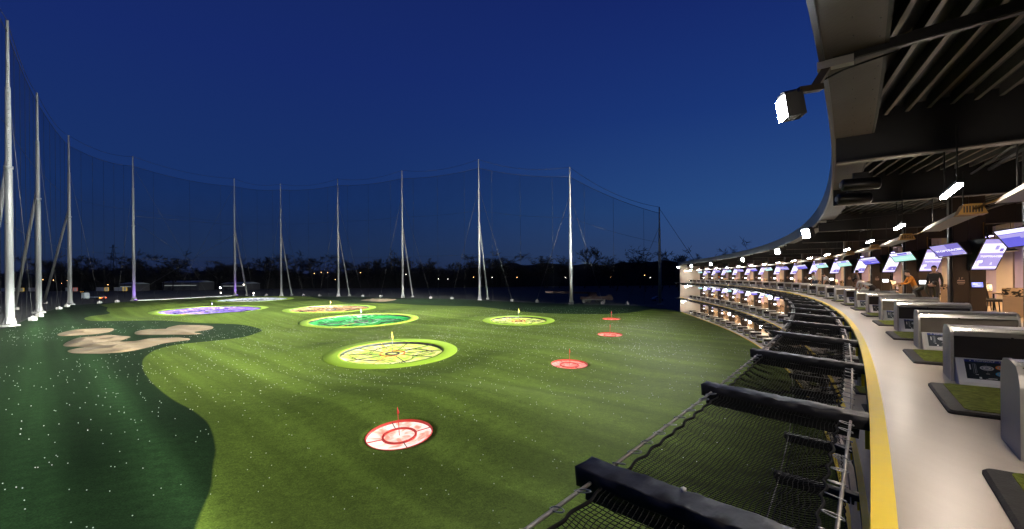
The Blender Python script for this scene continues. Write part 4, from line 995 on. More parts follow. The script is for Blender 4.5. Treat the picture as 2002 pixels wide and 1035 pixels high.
# ------------------------------------------------------------------ set the bays out along the decks
UN = [4.1 + PITCH * k for k in range(33)]
for lv in range(3):
    n_ = len(UN)
    for k, s in enumerate(UN):
        if s > 113: continue
        if lv == 1 and k < 1 or lv == 0 and k < 5: continue
        col = 'brownish grey' if k % 2 == 0 else 'black'
        wh = where(k, n_)
        place(disp[k % 2 if k != 0 else 0], s, lv, f'dispenser with {col} cloth, {DECK[lv]} deck, {wh}', f'ball dispensers on the {DECK[lv]} deck', .93)
        place(mat0, s, lv, f'green tee mat in black tray, {DECK[lv]} deck, {wh}', f'tee mats on the {DECK[lv]} deck', .64, -2.72)
    if True:    # one mat in front of everything at the camera end
        if lv == 2: place(mat0, 4.1 - 3.4 + 3.1, lv, 'green tee mat cut by the frame at the camera end of the top deck', 'tee mats on the top deck', .64, -2.45 - 3.15)
    for k in range(16):
        s = 8.4 + 6.7 * k
        if s > 109 or (lv < 2 and s < 24): continue
        if lv < 2: place(lamp0, s - 3.35, lv, f'slim glowing linear lamp between the numbered ones, {DECK[lv]} deck, {where(k, 16)}', f'linear lamps of the {DECK[lv]} deck', 4.0, 0, 2.7)  # extra lamps added to brighten the lower decks
        place(lamp0, s, lv, f'slim glowing linear lamp, {DECK[lv]} deck, {where(k, 16)}', f'linear lamps of the {DECK[lv]} deck', 1.15 if lv == 2 else 3.3, 0, 2.86 if lv == 2 else 2.7)
        if lv == 2: place(heat0, 12.2 + 6.6 * k if k else 10.9, lv, f'long grey radiant heater with orange burner cage, {where(k, 16)}', 'radiant heaters under the roof', 1.85, 0, 2.72)
    for q in (0,): place(lamp0, 112.6, lv, f'slim glowing lamp close to the white end wall, {DECK[lv]} deck', f'linear lamps of the {DECK[lv]} deck', 1.3 + 2.2 * q, 0, 2.7, R(90))
    if lv == 2:
        place(lamp0, 1.6, lv, 'slim glowing linear ceiling lamp overhead at the camera end', f'linear lamps of the {DECK[lv]} deck', 1.15, 0, 2.86)
        place(heat0, 4.6, lv, 'grey radiant heater overhead, cut by the frame edge', 'radiant heaters under the roof', 2.0, 0, 2.72)
    for k, s in enumerate(COLS):
        if lv < 2 and s < (34, 30)[lv]: continue
        wh = where(k, len(COLS)) if lv == 2 else f'{ORD[len(COLS) - k]} from the white end wall'
        yw = [0.0, .05, -.06, .08, .02, -.05][k % 6]
        place(SP[0] if k in (0, 1, 2) else SP[1], s, lv, f'upright screen by column, {DECK[lv]} deck, {wh}', f'upright screens of the {DECK[lv]} deck', 4.26, -.40, 2.15, R(16.5) + yw)
        kind = [2, 0, 1, 2, 1, 1, 2, 0, 1, 2, 0, 1, 2, 0, 1][k]
        what = ['violet word', 'pale leaderboard', 'blue aerial view'][kind]
        place(SW[kind], s, lv, f'wide screen, {what}, {DECK[lv]} deck, {wh}', f'wide screens of the {DECK[lv]} deck', 3.18, -.33, 2.35 if lv == 2 else 2.3, R(-47.5) - yw, 0, R(-5))
        # lounge
        place(cab0, s, lv, f'gabled cabinet behind column, {DECK[lv]} deck, {wh}', f'gabled cabinets of the {DECK[lv]} deck', 4.75, .35, 0, R(-14))
        place(tab0, s, lv, f'lounge table past column, {DECK[lv]} deck, {wh}', f'lounge tables of the {DECK[lv]} deck', 5.6, 2.6, 0, R(90))
        for q, (x, y, yw2) in enumerate(((5.0, 2.2, 90), (5.0, 3.1, 90), (6.3, 2.6, -90))):
            place(cha0, s, lv, f'dark chair {ORD[q + 1]} past column, {DECK[lv]} deck, {wh}', f'lounge chairs of the {DECK[lv]} deck', x, y, 0, R(yw2))
        place(sof0, s, lv, f'pale sofa past column, {DECK[lv]} deck, {wh}', f'sofas of the {DECK[lv]} deck', 7.1, 4.9, 0, R(-90))
        for q, (x, y) in enumerate(((5.0, 3.3), (7.4, 4.4))):
            if lv > 0: place(bar0, s, lv, f'lilac light bar {ORD[q + 1]} past column, {DECK[lv]} deck, {wh}', f'lilac light bars of the {DECK[lv]} deck', x, y, (2.95 if lv == 2 else 2.55))
        for q, (x, y) in enumerate(((5.6, 2.6), (6.9, 5.0), (6.6, .2))):
            place(pen0, s, lv, f'warm pendant {ORD[q + 1]} past column, {DECK[lv]} deck, {wh}', f'pendant lamps of the {DECK[lv]} deck', x, y, (2.35, 2.5, 2.4)[q] if lv == 2 else 2.2)

# ------------------------------------------------------------------ floodlights on the roof edge and deck edges
def floodlight(arm=.34):
    """origin at the lamp; lens looks along -Y"""
    root = empty('floodlight'); root['category'] = 'floodlight'
    mb = MB(); mb.prism([(-.15, -.17), (.15, -.17), (.17, .19), (.12, .23), (-.12, .23), (-.17, .19)], -.02, .16, axis='y'); h = mb.build('housing', M['black_steel'], root)
    mb = MB()
    for k in range(9): mb.box((-.14 + k * .035, .2, .0), (.008, .09, .34))
    mb.build('cooling_fin', M['black_steel'], h)
    mb = MB(); mb.box((0, -.035, .0), (.29, .03, .32)); mb.build('lens', M['flood'], root)
    return root
fl0 = floodlight()
def spot(parent, power, size, blend, tgt, src, rad=.15):
    l = D.lights.new('flood_beam', 'SPOT'); l.energy = power; l.spot_size = R(size); l.spot_blend = blend; l.color = (.97, 1, .90); l.shadow_soft_size = rad
    o = D.objects.new('flood_beam', l); COL.objects.link(o)
    o.location = src; o.rotation_euler = (Vector(tgt) - Vector(src)).to_track_quat('-Z', 'Y').to_euler(); return o
#          s   aim            power size
FLOODS = [(4.85, (-70, 75, 0)), (24.6, (-48, 100, 0)), (43.3, (-75, 120, 0)), (63.5, (-60, 150, 0)), (84, (-80, 110, 0)), (99, (-40, 60, 0)), (112, (-60, 130, 0))]
PW = 1.0
for k, (s, tg) in enumerate(FLOODS):
    dy = -.34 if k == 0 else 0.0
    p = local(s, 2, -.80 if k == 0 else -.92, dy, EYE + 2.02 - FZ[2])
    c = fl0 if k == 0 else copy_tree(fl0)
    c.location = p; d = (Vector(tg) - p).normalized() * .55 + (Vector((0, 0, EYE)) - p).normalized() * .75 + Vector((0, 0, -.1)); c.scale = (1.25, 1.25, 1.25) if k else (.78, .78, .78); c.rotation_euler = Vector((d.x, d.y, d.z)).to_track_quat('-Y', 'Z').to_euler()
    if k == 0: c.rotation_euler = Vector((-1, .22, -.16)).to_track_quat('-Y', 'Z').to_euler()
    tag(c, f'bright white floodlight at the roof edge, {where(k, 7)}', group='floodlights of the roof edge')
    e = empty('lamp_bracket', local(s, 2, -.42, 0, ZR - FZ[2] - .02), rz(s)); tag(e, f'dark bracket and strut of the roof floodlight, {where(k, 7)}', 'bracket', 'brackets of the roof floodlights')
    MB().box((.12, 0, -.05), (.36, .12, .09)).build('mounting_plate', M['alu'], e)
    mb = MB(); mb.bar((.05, 0, -.06), (-.1, 0, -.3), .1, .08); mb.bar((-.02, 0, -.3), (-.25, dy * .5, -.34), .1, .07); mb.build('drop_arm', M['soffit'], e)
    mb = MB(); mb.tube([(-.22, .06 + dy * .45, -.34), (-.30, .08 + dy * .75, -.36), (-.33, .05 + dy * .9, -.46)], .03, 8); mb.tube([(-.22, -.06 + dy * .45, -.36), (-.30, -.08 + dy * .7, -.50), (-.34, -.05 + dy * .9, -.60)], .025, 8); mb.build('yoke', M['black_steel'], e)
    mb = MB(); mb.bar((.1, .0, -.02), (3.6, 0, .16), .08, .10)
    mb.bar((.3, .05, .0), (3.6, .05, .18), .015, .11); mb.bar((.3, -.05, .0), (3.6, -.05, .18), .015, .11); mb.build('strut', M['beam'], e)
    mb = MB(); mb.tube([(-.1, .05, -.25), (-.05, .09, -.2), (.2, .07, -.12), (.7, .06, -.05)], .012, 6); mb.build('cable', M['rope'], e)
LOW = {1: [107, 91, 77, 64, 52], 0: [111, 75, 63, 57]}
for lv, ls in LOW.items():
    for k, s in enumerate(ls):
        p = local(s, lv, -.25, 0, HC[lv] - .35); c = copy_tree(fl0); c.location = p; c.scale = (.9, .9, .9)
        c.rotation_euler = ((Vector((-70, 90, -4)) - p).normalized() * .4 + (Vector((0, 0, EYE)) - p).normalized()).to_track_quat('-Y', 'Z').to_euler()
        tag(c, f'white floodlight under the edge of the {DECK[lv + 1]} deck, {ORD[k + 1]} from the white end wall', group=f'floodlights of the {DECK[lv]} deck')
        m2 = MB(); m2.bar((0, .1, .1), (0, .12, .5), .05, .05); m2.build('hanger', M['black_steel'], c)
# light of the floodlights: an asymmetric field distribution, strongest just under the horizon, nothing straight down
def field_lamp(name, src, out_ang, power, dmin=4.6, up=.16):
    l = D.lights.new(name, 'POINT'); l.energy = power; l.color = (.98, 1, .9); l.shadow_soft_size = .12; l.use_nodes = True
    nt = l.node_tree; N = nt.nodes; L = nt.links; em = N.get('Emission')
    tc = N.new('ShaderNodeTexCoord'); sp = N.new('ShaderNodeSeparateXYZ'); L.new(tc.outputs['Normal'], sp.inputs[0])
    def mth(op, a, b=None, c=None):
        m_ = N.new('ShaderNodeMath'); m_.operation = op
        for i, v in enumerate((a, b, c)):
            if v is None: continue
            if isinstance(v, (int, float)): m_.inputs[i].default_value = v
            else: L.new(v, m_.inputs[i])
        return m_.outputs[0]
    def mapr(v, a, b, c, d, sm=True):
        r = N.new('ShaderNodeMapRange'); r.interpolation_type = 'SMOOTHSTEP' if sm else 'LINEAR'; L.new(v, r.inputs[0])
        for k_, q in zip(('From Min', 'From Max', 'To Min', 'To Max'), (a, b, c, d)): r.inputs[k_].default_value = q
        return r.outputs[0]
    down = mth('MULTIPLY', sp.outputs[2], -1.0)                    # sine of the angle below the horizon
    sd = mth('MAXIMUM', down, math.sin(R(dmin)))
    prof = mth('DIVIDE', 1.0, mth('POWER', sd, 3.0))
    prof = mth('MULTIPLY', prof, mapr(down, .0, math.sin(R(dmin + 1.2)), up, 1.0))     # cut-off above the horizon, a little spill
    prof = mth('MULTIPLY', prof, mapr(down, .30, .72, 1.0, .12))
    dot = mth('ADD', mth('MULTIPLY', sp.outputs[0], math.cos(out_ang)), mth('MULTIPLY', sp.outputs[1], math.sin(out_ang)))
    near = mth('MULTIPLY', mapr(down, math.sin(R(9)), math.sin(R(17)), 0.0, 1.0), mapr(dot, .10, .42, 0.0, 1.0))   # the steep part spreads wider
    prof = mth('MULTIPLY', prof, mth('MAXIMUM', mth('MAXIMUM', near, mth('MULTIPLY', mapr(down, -.035, .02, 1.0, 0.0), mapr(dot, .26, .55, 0.0, 1.0))), mapr(dot, .5, .86, 0.0, 1.0)))
    L.new(prof, em.inputs['Strength'])
    o = D.objects.new(name, l); COL.objects.link(o); o.location = src
    return o
for s, pw in ((6.6, .62), (24.6, .8), (43.3, .9), (63.5, .95), (84, .9), (112, .8)):
    p = local(s, 2, -1.3, 0, EYE + 1.95 - FZ[2]); t = theta(s); field_lamp('flood_beam', p, math.atan2(math.sin(t), -math.cos(t)), 1800 * pw)
# sensor tubes under the soffit
sen = empty('tracking_sensor'); sen['category'] = 'sensor'
MB().tube([(-.38, 0, 0), (-.34, 0, 0), (.34, 0, 0), (.38, 0, 0)], [.12, .145, .145, .12], 20).build('housing', M['casing'], sen)
MB().tube([(-.385, 0, 0), (-.42, 0, 0)], [.07, .065], 16).build('lens_hood', M['alu'], sen)
MB().box((0, 0, .2), (.3, .12, .14)).build('bracket', M['black_steel'], sen)
place(sen, 13.2, 2, 'black tubular sensor with round lens beside the roof edge', 'tracking sensors', .02, 0, EYE + 2.02 - FZ[2], R(18))
place(sen, 11.9, 2, 'black tubular sensor tucked behind the first roof beam', 'tracking sensors', .1, 0, EYE + 2.18 - FZ[2], R(10))
#@@PART4
# ------------------------------------------------------------------ people
def person(label, pose, shirt, pants, loc, yaw, long_sleeve=False, height=1.75, hair='hair', cap=None, group=None):
    J = {'pelvis': (0, 0, .96), 'spine': (0, .0, 1.14), 'chest': (0, 0, 1.36), 'neck': (0, -.005, 1.49), 'jaw': (0, .03, 1.56), 'skull': (0, .015, 1.66), 'crown': (0, .0, 1.735), 'nose': (0, .115, 1.62)}
    for sgn, a in ((-1, 'l'), (1, 'r')):
        J['shoulder' + a] = (sgn * .185, 0, 1.43); J['elbow' + a] = (sgn * .24, -.03, 1.14); J['wrist' + a] = (sgn * .26, .08, .9); J['palm' + a] = (sgn * .262, .1, .83)
        J['hip' + a] = (sgn * .095, 0, .91); J['knee' + a] = (sgn * .11, .03, .5); J['ankle' + a] = (sgn * .115, -.03, .09); J['toe' + a] = (sgn * .13, .16, .035)
        J['ear' + a] = (sgn * .085, .0, 1.62)
    up = [k for k in J if not k.startswith(('hip', 'knee', 'ankle', 'toe', 'pelvis'))]
    def rot(keys, piv, ang, ax='X'):
        Mx = Matrix.Rotation(ang, 3, ax); p = Vector(piv)
        for k in keys: J[k] = tuple(Mx @ (Vector(J[k]) - p) + p)
    lean = {'stand': 4, 'walk': 6, 'bend': 68, 'address': 38, 'lean': 25}[pose]
    rot(up, J['pelvis'], -R(lean))
    if pose in ('bend', 'address'):
        for a, sgn in (('l', -1), ('r', 1)):   # arms hang down from the leaning trunk
            s_ = Vector(J['shoulder' + a]); tgt = Vector((sgn * (.04 if pose == 'address' else .12), s_.y + (.12 if pose == 'address' else .16), s_.z - .52))
            e_ = s_.lerp(tgt, .52) + Vector((sgn * .05, -.02, 0)); J['elbow' + a] = tuple(e_); J['wrist' + a] = tuple(tgt); J['palm' + a] = tuple(tgt + Vector((0, .02, -.07)))
            J['knee' + a] = (sgn * .13, .07, .5); J['ankle' + a] = (sgn * .16, -.02, .09); J['toe' + a] = (sgn * .19, .16, .035)
        for k in ('pelvis', 'hipl', 'hipr'): x, y, z = J[k]; J[k] = (x, y - .1, z - .02)
    if pose == 'walk':
        J['kneel'] = (-.1, .18, .52); J['anklel'] = (-.11, .22, .1); J['toel'] = (-.12, .4, .06); J['kneer'] = (.1, -.02, .49); J['ankler'] = (.11, -.3, .14); J['toer'] = (.12, -.14, .04)
    if pose == 'lean':
        for a, sgn in (('l', -1), ('r', 1)):
            s_ = Vector(J['shoulder' + a]); J['elbow' + a] = tuple(s_ + Vector((sgn * .06, .12, -.26))); J['wrist' + a] = tuple(s_ + Vector((sgn * .0, .36, -.3))); J['palm' + a] = tuple(s_ + Vector((-sgn * .02, .43, -.3)))
    rad = {'pelvis': (.155, .115), 'spine': (.135, .10), 'chest': (.165, .115), 'neck': (.056, .056), 'jaw': (.066, .075), 'skull': (.078, .095), 'crown': (.05, .06), 'nose': (.014, .014)}
    for a in 'lr':
        rad.update({'shoulder' + a: (.066, .066), 'elbow' + a: (.045, .045), 'wrist' + a: (.03, .03), 'palm' + a: (.036, .02), 'hip' + a: (.092, .092), 'knee' + a: (.06, .06), 'ankle' + a: (.042, .042), 'toe' + a: (.042, .034), 'ear' + a: (.016, .022)})
    E_ = [('pelvis', 'spine', 't'), ('spine', 'chest', 't'), ('chest', 'neck', 't'), ('neck', 'jaw', 'h'), ('jaw', 'skull', 'h'), ('skull', 'crown', 'h'), ('jaw', 'nose', 'h')]
    for a in 'lr':
        E_ += [('chest', 'shoulder' + a, 't'), ('shoulder' + a, 'elbow' + a, 't'), ('elbow' + a, 'wrist' + a, 't' if long_sleeve else 'h'), ('wrist' + a, 'palm' + a, 'h'), ('pelvis', 'hip' + a, 'p'), ('hip' + a, 'knee' + a, 'p'), ('knee' + a, 'ankle' + a, 'p'), ('ankle' + a, 'toe' + a, 's'), ('skull', 'ear' + a, 'h')]
        pm, wr = Vector(J['palm' + a]), Vector(J['wrist' + a]); d = (pm - wr).normalized(); side = d.cross(Vector((1, 0, 0))).normalized(); sg_ = -1 if a == 'l' else 1
        for k, (o_, ln) in enumerate(((-.028, .062), (-.01, .075), (.009, .07), (.027, .055))):
            b = pm + side * o_ + d * .02; m1 = b + d * ln * .55 + Vector((-sg_ * .008, 0, 0)); tp = b + d * ln + Vector((-sg_ * .028, 0, 0))
            for nm, q, r_ in (('fa%d' % k, b, .011), ('fb%d' % k, m1, .009), ('fc%d' % k, tp, .008)): J[nm + a] = tuple(q); rad[nm + a] = (r_, r_)
            E_ += [('palm' + a, 'fa%d' % k + a, 'h'), ('fa%d' % k + a, 'fb%d' % k + a, 'h'), ('fb%d' % k + a, 'fc%d' % k + a, 'h')]
        q0 = pm - d * .03 + side * -.036; q1 = q0 + d * .045 + side * -.012
        J['ta' + a], J['tb' + a] = tuple(q0), tuple(q1); rad['ta' + a] = (.012, .012); rad['tb' + a] = (.009, .009); E_ += [('palm' + a, 'ta' + a, 'h'), ('ta' + a, 'tb' + a, 'h')]
    keys = list(J); ix = {k: i for i, k in enumerate(keys)}; sc_ = height / 1.75
    me = D.meshes.new('skeleton'); me.from_pydata([tuple(c * sc_ for c in J[k]) for k in keys], [(ix[a], ix[b]) for a, b, _ in E_], [])
    o = D.objects.new('skeleton', me); COL.objects.link(o)
    md = o.modifiers.new('skin', 'SKIN'); md.use_smooth_shade = True
    sv = me.skin_vertices[0].data
    for k in keys: sv[ix[k]].radius = tuple(r * sc_ for r in rad[k]); sv[ix[k]].use_root = (k == 'pelvis')
    ss = o.modifiers.new('sub', 'SUBSURF'); ss.levels = 1; ss.render_levels = 1
    dg = bpy.context.evaluated_depsgraph_get(); nm = D.meshes.new_from_object(o.evaluated_get(dg)); D.objects.remove(o)
    nm.name = 'person'; nm.materials.clear()
    for x in (M['c_' + shirt], M['c_' + pants], M['skin'], M['c_charcoal']): nm.materials.append(x)
    P0 = np.array([J[a] for a, b, _ in E_]) * sc_; P1 = np.array([J[b] for a, b, _ in E_]) * sc_; kind = [{'t': 0, 'p': 1, 'h': 2, 's': 3}[c] for _, _, c in E_]
    hid = ix
    for p in nm.polygons:
        c = np.array(p.center); dv = P1 - P0; t = np.clip(((c - P0) * dv).sum(1) / ((dv * dv).sum(1) + 1e-9), 0, 1); dist = np.linalg.norm(P0 + dv * t[:, None] - c, axis=1)
        i = int(dist.argmin()); k = kind[i]
        if E_[i][0] == 'pelvis' and E_[i][1] == 'spine' and t[i] < .15: k = 1
        if E_[i][0] == 'chest' and E_[i][1] == 'neck' and t[i] > .75: k = 2
        p.material_index = k; p.use_smooth = True
    ob = link('person', nm); ob.location = loc; ob.rotation_euler = (0, 0, yaw); tag(ob, label, 'person', group)
    # hair: a cap of shells over the skull
    ctr = Vector(J['skull']) * sc_; crown = Vector(J['crown']) * sc_; upv = (crown - ctr).normalized(); face = (Vector(J['nose']) * sc_ - ctr); face = (face - upv * face.dot(upv)).normalized(); sd = upv.cross(face)
    vs = []; n1, n2 = 14, 7
    for j in range(n2 + 1):
        for i in range(n1):
            a = 2 * math.pi * i / n1; ph = math.pi * .58 * j / n2 * (1 - .28 * max(0, math.cos(a)))
            rr_ = .113 * sc_ * (1 + .05 * math.sin(i * 5 + j * 3))
            vs.append(ctr + upv * .025 + (face * math.cos(a) * 1.02 + sd * math.sin(a) * .86) * rr_ * math.sin(ph) + upv * rr_ * .98 * math.cos(ph) - face * .012)
    mb = MB(); mb.add(vs, [(j * n1 + i, j * n1 + (i + 1) % n1, (j + 1) * n1 + (i + 1) % n1, (j + 1) * n1 + i) for j in range(n2) for i in range(n1)], 0, True)
    if cap:
        b = ctr + face * .09 + upv * .055; mb.add([b - sd * .07, b + sd * .07, b + sd * .055 + face * .08 - upv * .015, b - sd * .055 + face * .08 - upv * .015], [(0, 1, 2, 3)])
    mb.build('cap' if cap else 'hair', M[cap] if cap else M[hair], ob)
    mb = MB()
    for sgn in (-1, 1): q = ctr - upv * .015 + face * .093 * sc_ + sd * sgn * .032; mb.box(q, (.014, .014, .01))
    mb.build('eyes', M['hair'], ob)
    return ob
PG = 'golfers on the top deck'
def on_deck(s, d, lv=2): return local(s, lv, d, 0, .055 if d < 2.3 and False else 0)
person('person in white shirt and dark shorts bending over the tee', 'bend', 'white', 'charcoal', on_deck(26.0, 1.75), rz(26) + R(60), group=PG)
person('person in orange top leaning beside a ball dispenser', 'lean', 'orange', 'khaki', on_deck(24.0, 3.0), rz(24) + R(95), True, 1.72, group=PG)
person('person in black jacket standing behind the orange clad one', 'stand', 'black', 'charcoal', on_deck(24.6, 3.75), rz(24) + R(150), True, 1.83, group=PG)
person('person in olive coat bent low in front of the orange clad one', 'bend', 'olive', 'charcoal', on_deck(22.3, 2.75), rz(22) + R(-140), True, 1.6, group=PG)
person('person in pale checked shirt standing at a tee, fourth group from the camera', 'walk', 'check', 'khaki', on_deck(33.6, 2.5), rz(34) + R(70), group=PG)
person('person in white top standing farther along the top deck', 'lean', 'white', 'denim', on_deck(45.5, 2.3), rz(45) + R(60), group=PG)
person('person in white top bowed with dark trousers, far along the top deck', 'address', 'white', 'charcoal', on_deck(42.0, 2.5), rz(42) + R(100), group=PG)
person('person in cream top standing by a column far along the top deck', 'stand', 'check', 'denim', on_deck(49.5, 3.0), rz(49) + R(40), group=PG)
person('person in orange top near the white end wall on the top deck', 'stand', 'orange', 'denim', on_deck(96, 3.6), rz(96) + R(10), group=PG)
person('person in black top bending on the middle deck', 'bend', 'black', 'charcoal', on_deck(53.2, 2.4, 1), rz(53) + R(80), True)
person('person in blue shirt and orange shorts bending on the middle deck', 'bend', 'blue', 'orange', on_deck(52.6, 3.1, 1), rz(52) + R(-60))
person('person in black swinging near the end of the middle deck', 'walk', 'black', 'black', on_deck(88, 1.6, 1), rz(88) + R(80), True)
person('person in cream top seated side of the middle deck lounge', 'stand', 'check', 'khaki', on_deck(80, 4.0, 1), rz(80) + R(60))

# ------------------------------------------------------------------ woods, far buildings, vehicles, lamps
m = M['bark']
def tree_mesh(seed, H, twigs=520):
    rg = random.Random(seed); mb = MB(); tips = []
    def branch(p, d, ln, r, lvl):
        q = p; pts = [p]; n = 3
        for i in range(n):
            d = (d + Vector((rg.uniform(-.22, .22), rg.uniform(-.22, .22), rg.uniform(-.05, .16)))).normalized(); q = q + d * ln / n; pts.append(q)
        mb.tube(pts, [r, r * .8, r * .6, r * .42], 5 if lvl < 2 else 3, cap=False, smooth=False)
        if lvl >= 3: tips.append((pts[1], pts[-1])); return
        for k in range((6, 5, 4)[lvl]):
            t = rg.uniform(.35 if lvl else .3, 1); b = pts[min(int(t * n), n - 1)].lerp(pts[min(int(t * n) + 1, n)], t * n - int(t * n))
            a = rg.uniform(0, 6.28); tilt = rg.uniform(.4, .95); ax = d.orthogonal().normalized(); ax = Matrix.Rotation(a, 3, d) @ ax
            branch(b, (d * math.cos(tilt) + ax * math.sin(tilt) + Vector((0, 0, .15))).normalized(), ln * rg.uniform(.5, .72), r * .5, lvl + 1)
    branch(Vector((0, 0, 0)), Vector((0, 0, 1)), H * .55, H * .017, 0)
    trunk = mb; cr = MB()
    for k in range(twigs):
        a, b = rg.choice(tips); p = a.lerp(b, rg.random()); d = Vector((rg.uniform(-1, 1), rg.uniform(-1, 1), rg.uniform(-.2, 1))).normalized(); ln = rg.uniform(.05, .1) * H; wv = d.orthogonal().normalized() * .0065 * H
        cr.add([p - wv, p + wv, p + d * ln + wv * .3, p + d * ln - wv * .3], [(0, 1, 2, 3)])
    return trunk, cr
protos = []
for sd, H in ((1, 20), (2, 24), (3, 18), (5, 22), (8, 26)):
    t, c = tree_mesh(sd, H); protos.append((t.mesh('trunk', m), c.mesh('crown', m), H))
def tree(x, y, k, sc_, lab, grp):
    r = empty('bare_tree', (x, y, -.1), rnd.uniform(0, 6)); r.scale = (sc_ * rnd.uniform(1, 1.3), sc_ * rnd.uniform(1, 1.3), sc_); tag(r, lab, 'tree', grp)
    link('trunk', protos[k][0], r); link('crown', protos[k][1], r)
k = 0
for x, y, sc_ in ((96, 262, 1.0), (84, 256, .78), (72, 246, .7), (108, 256, .85), (120, 262, .8), (134, 260, .9), (60, 262, .75), (148, 268, 1.0), (162, 262, .9), (176, 268, 1.0)):
    tree(x, y, k % 5, sc_, f'leafless tree behind the white end wall, {ORD[k + 1]} from the short pole', 'bare trees behind the building'); k += 1
for i in range(96):
    x = -430 + i * 8.1 + rnd.uniform(-5, 5); y = 412 + rnd.uniform(-16, 14) - (40 if x > 20 else 0) - max(0, x) * .25
    tree(x, y, rnd.randrange(5), rnd.uniform(.95, 1.4), 'leafless dark tree in the row along the far edge of the woods', 'bare trees along the edge of the woods')
# the wood behind reads as one mass
V, F = [], []; off = 0
base = [(np.array([v.co[:] for v in c.vertices]), [tuple(p.vertices) for p in c.polygons]) for t, c, h in protos]
for i in range(150):
    x = -760 + i * 8.0 + rnd.uniform(-6, 6); y = 470 + rnd.uniform(-30, 60); s_ = rnd.uniform(.75, 1.05); bv, bf = base[rnd.randrange(5)]; a = rnd.uniform(0, 6)
    Rm = np.array([[math.cos(a), -math.sin(a), 0], [math.sin(a), math.cos(a), 0], [0, 0, 1]]); V.append((bv * np.array([1.5, 1.5, 1])) @ Rm.T * s_ + np.array([x, y, 0])); F += [tuple(q + off for q in f) for f in bf]; off += len(bv)
me = D.meshes.new('far_wood'); me.from_pydata(np.concatenate(V).tolist(), [], F); me.materials.append(m); tag(link('far_wood', me), 'dark leafless wood along the horizon', 'wood', kind='stuff')
# low wooded bank under it
xs = np.arange(-1400, 900, 6.0); mb = MB(); vs = []
def bank(x): return 16.5 + 2.0 * math.sin(x * .013) + 1.6 * math.sin(x * .047 + 1) + 1.1 * math.sin(x * .17 + 2) + rnd.uniform(-.9, .9) + (3.5 if x > -200 else 0) * min(1, max(0, (x + 200) / 80))
for x in xs: vs += [(x, 425 + 8 * math.sin(x * .02), -.2), (x, 428 + 8 * math.sin(x * .02) + rnd.uniform(-1, 1), bank(x) * .7), (x, 440, bank(x)), (x, 480, bank(x) * .9), (x, 560, -.2)]
mb.add(vs, [(i * 5 + j, (i + 1) * 5 + j, (i + 1) * 5 + j + 1, i * 5 + j + 1) for i in range(len(xs) - 1) for j in range(4)], 0, True)
tag(mb.build('wooded_bank', mat('bank_scrub', (.003, .003, .0035), .95, 0, .5, .4)), kind='structure')
# street lamps seen as points of light
M['sodium'] = emit('sodium_lamp', (1, .5, .18), 14); M['led_white'] = emit('led_white_lamp', (1, .9, .75), 14); M['purple_led'] = emit('purple_led', (.35, .08, 1), 4); M['tail'] = emit('tail_lamp', (1, .12, .03), 6); M['amber'] = emit('amber_lamp', (1, .5, .05), 5)
LAMPS = [(-407, 395, 10.4, 's'), (-397, 394, 9.9, 's'), (-388, 392, 7.1, 's'), (-381, 390, 9.4, 's'), (-340, 383, 5.6, 's'), (-172, 396, 13.7, 's'), (-166, 396, 14.7, 's'), (-160, 395, 14.3, 's'), (-131, 394, 14.0, 's'), (-153, 394, 8.3, 's'), (-91, 391, 12.2, 'w'), (-63, 390, 8.0, 'w'), (-55, 391, 7.8, 'w'),
         (-33, 390, 9.2, 's'), (-17, 389, 8.9, 'w'), (4, 360, 8.7, 's'), (42, 358, 8.2, 'w'), (76, 352, 8.0, 's'), (102, 350, 9.4, 's'), (106, 349, 7.6, 'w')]
for i, (x, y, z, c) in enumerate(LAMPS):
    r = empty('street_lamp', (x, y, 0)); tag(r, f'tiny {"orange" if c == "s" else "pale"} street lamp before the woods, {ORD[i + 1]} from the dark side', 'street lamp', 'street lamps before the woods')
    MB().tube([(0, 0, 0), (0, 0, z - .15)], [.09, .05], 6).build('lamp_post', M['black_steel'], r); b = bmesh.new(); bmesh.ops.create_icosphere(b, subdivisions=1, radius=.24); me = D.meshes.new('lamp_head'); b.to_mesh(me); b.free(); me.materials.append(M['sodium' if c == 's' else 'led_white'])
    link('lamp_head', me, r).location = (0, 0, z)
for i, (x, y, z) in enumerate(((-168, 262, 4.0), (-160, 250, 1.4), (-158, 268, 5.6), (-138, 243, 1.3))):
    r = empty('site_lamp', (x, y, 0)); tag(r, ['bright white site lamp on a post beside the purple lit pole', 'low white site lamp under the taller one', 'small white site lamp behind the white target', 'low white marker lamp behind the white target'][i], 'site lamp', 'white site lamps')
    MB().tube([(0, 0, 0), (0, 0, z - .1)], .05, 6).build('lamp_post', M['black_steel'], r); MB().tube([(0, 0, z - .1), (0, 0, z + .5)], [.3, .22], 8).build('lamp_head', M['flood'] if i == 0 else M['led_white'], r)
# purple wash at the foot of two poles
for i, pi_ in enumerate((4, 5)):
    x, y = POLE_POS[pi_]; px, py = (x + 2.2, y - 1.8)
    r = empty('purple_uplight', (px, py, 0)); tag(r, ['violet uplight at the foot of the corner pole', 'violet uplight at the foot of the pole by the white target'][i], 'uplight', 'violet uplights')
    MB().box((0, 0, .3), (.9, .5, .6)).build('housing', M['black_steel'], r); MB().box((0, 0, .63), (.8, .4, .05)).build('lens', M['purple_led'], r)
    l = D.lights.new('purple_beam', 'SPOT'); l.energy = 2500; l.color = (.35, .1, 1); l.spot_size = R(70); l.spot_blend = .8; o = D.objects.new('purple_beam', l); COL.objects.link(o); o.location = (px, py, .8)
    o.rotation_euler = (Vector((x, y, 5)) - Vector((px, py, .8))).to_track_quat('-Z', 'Y').to_euler()
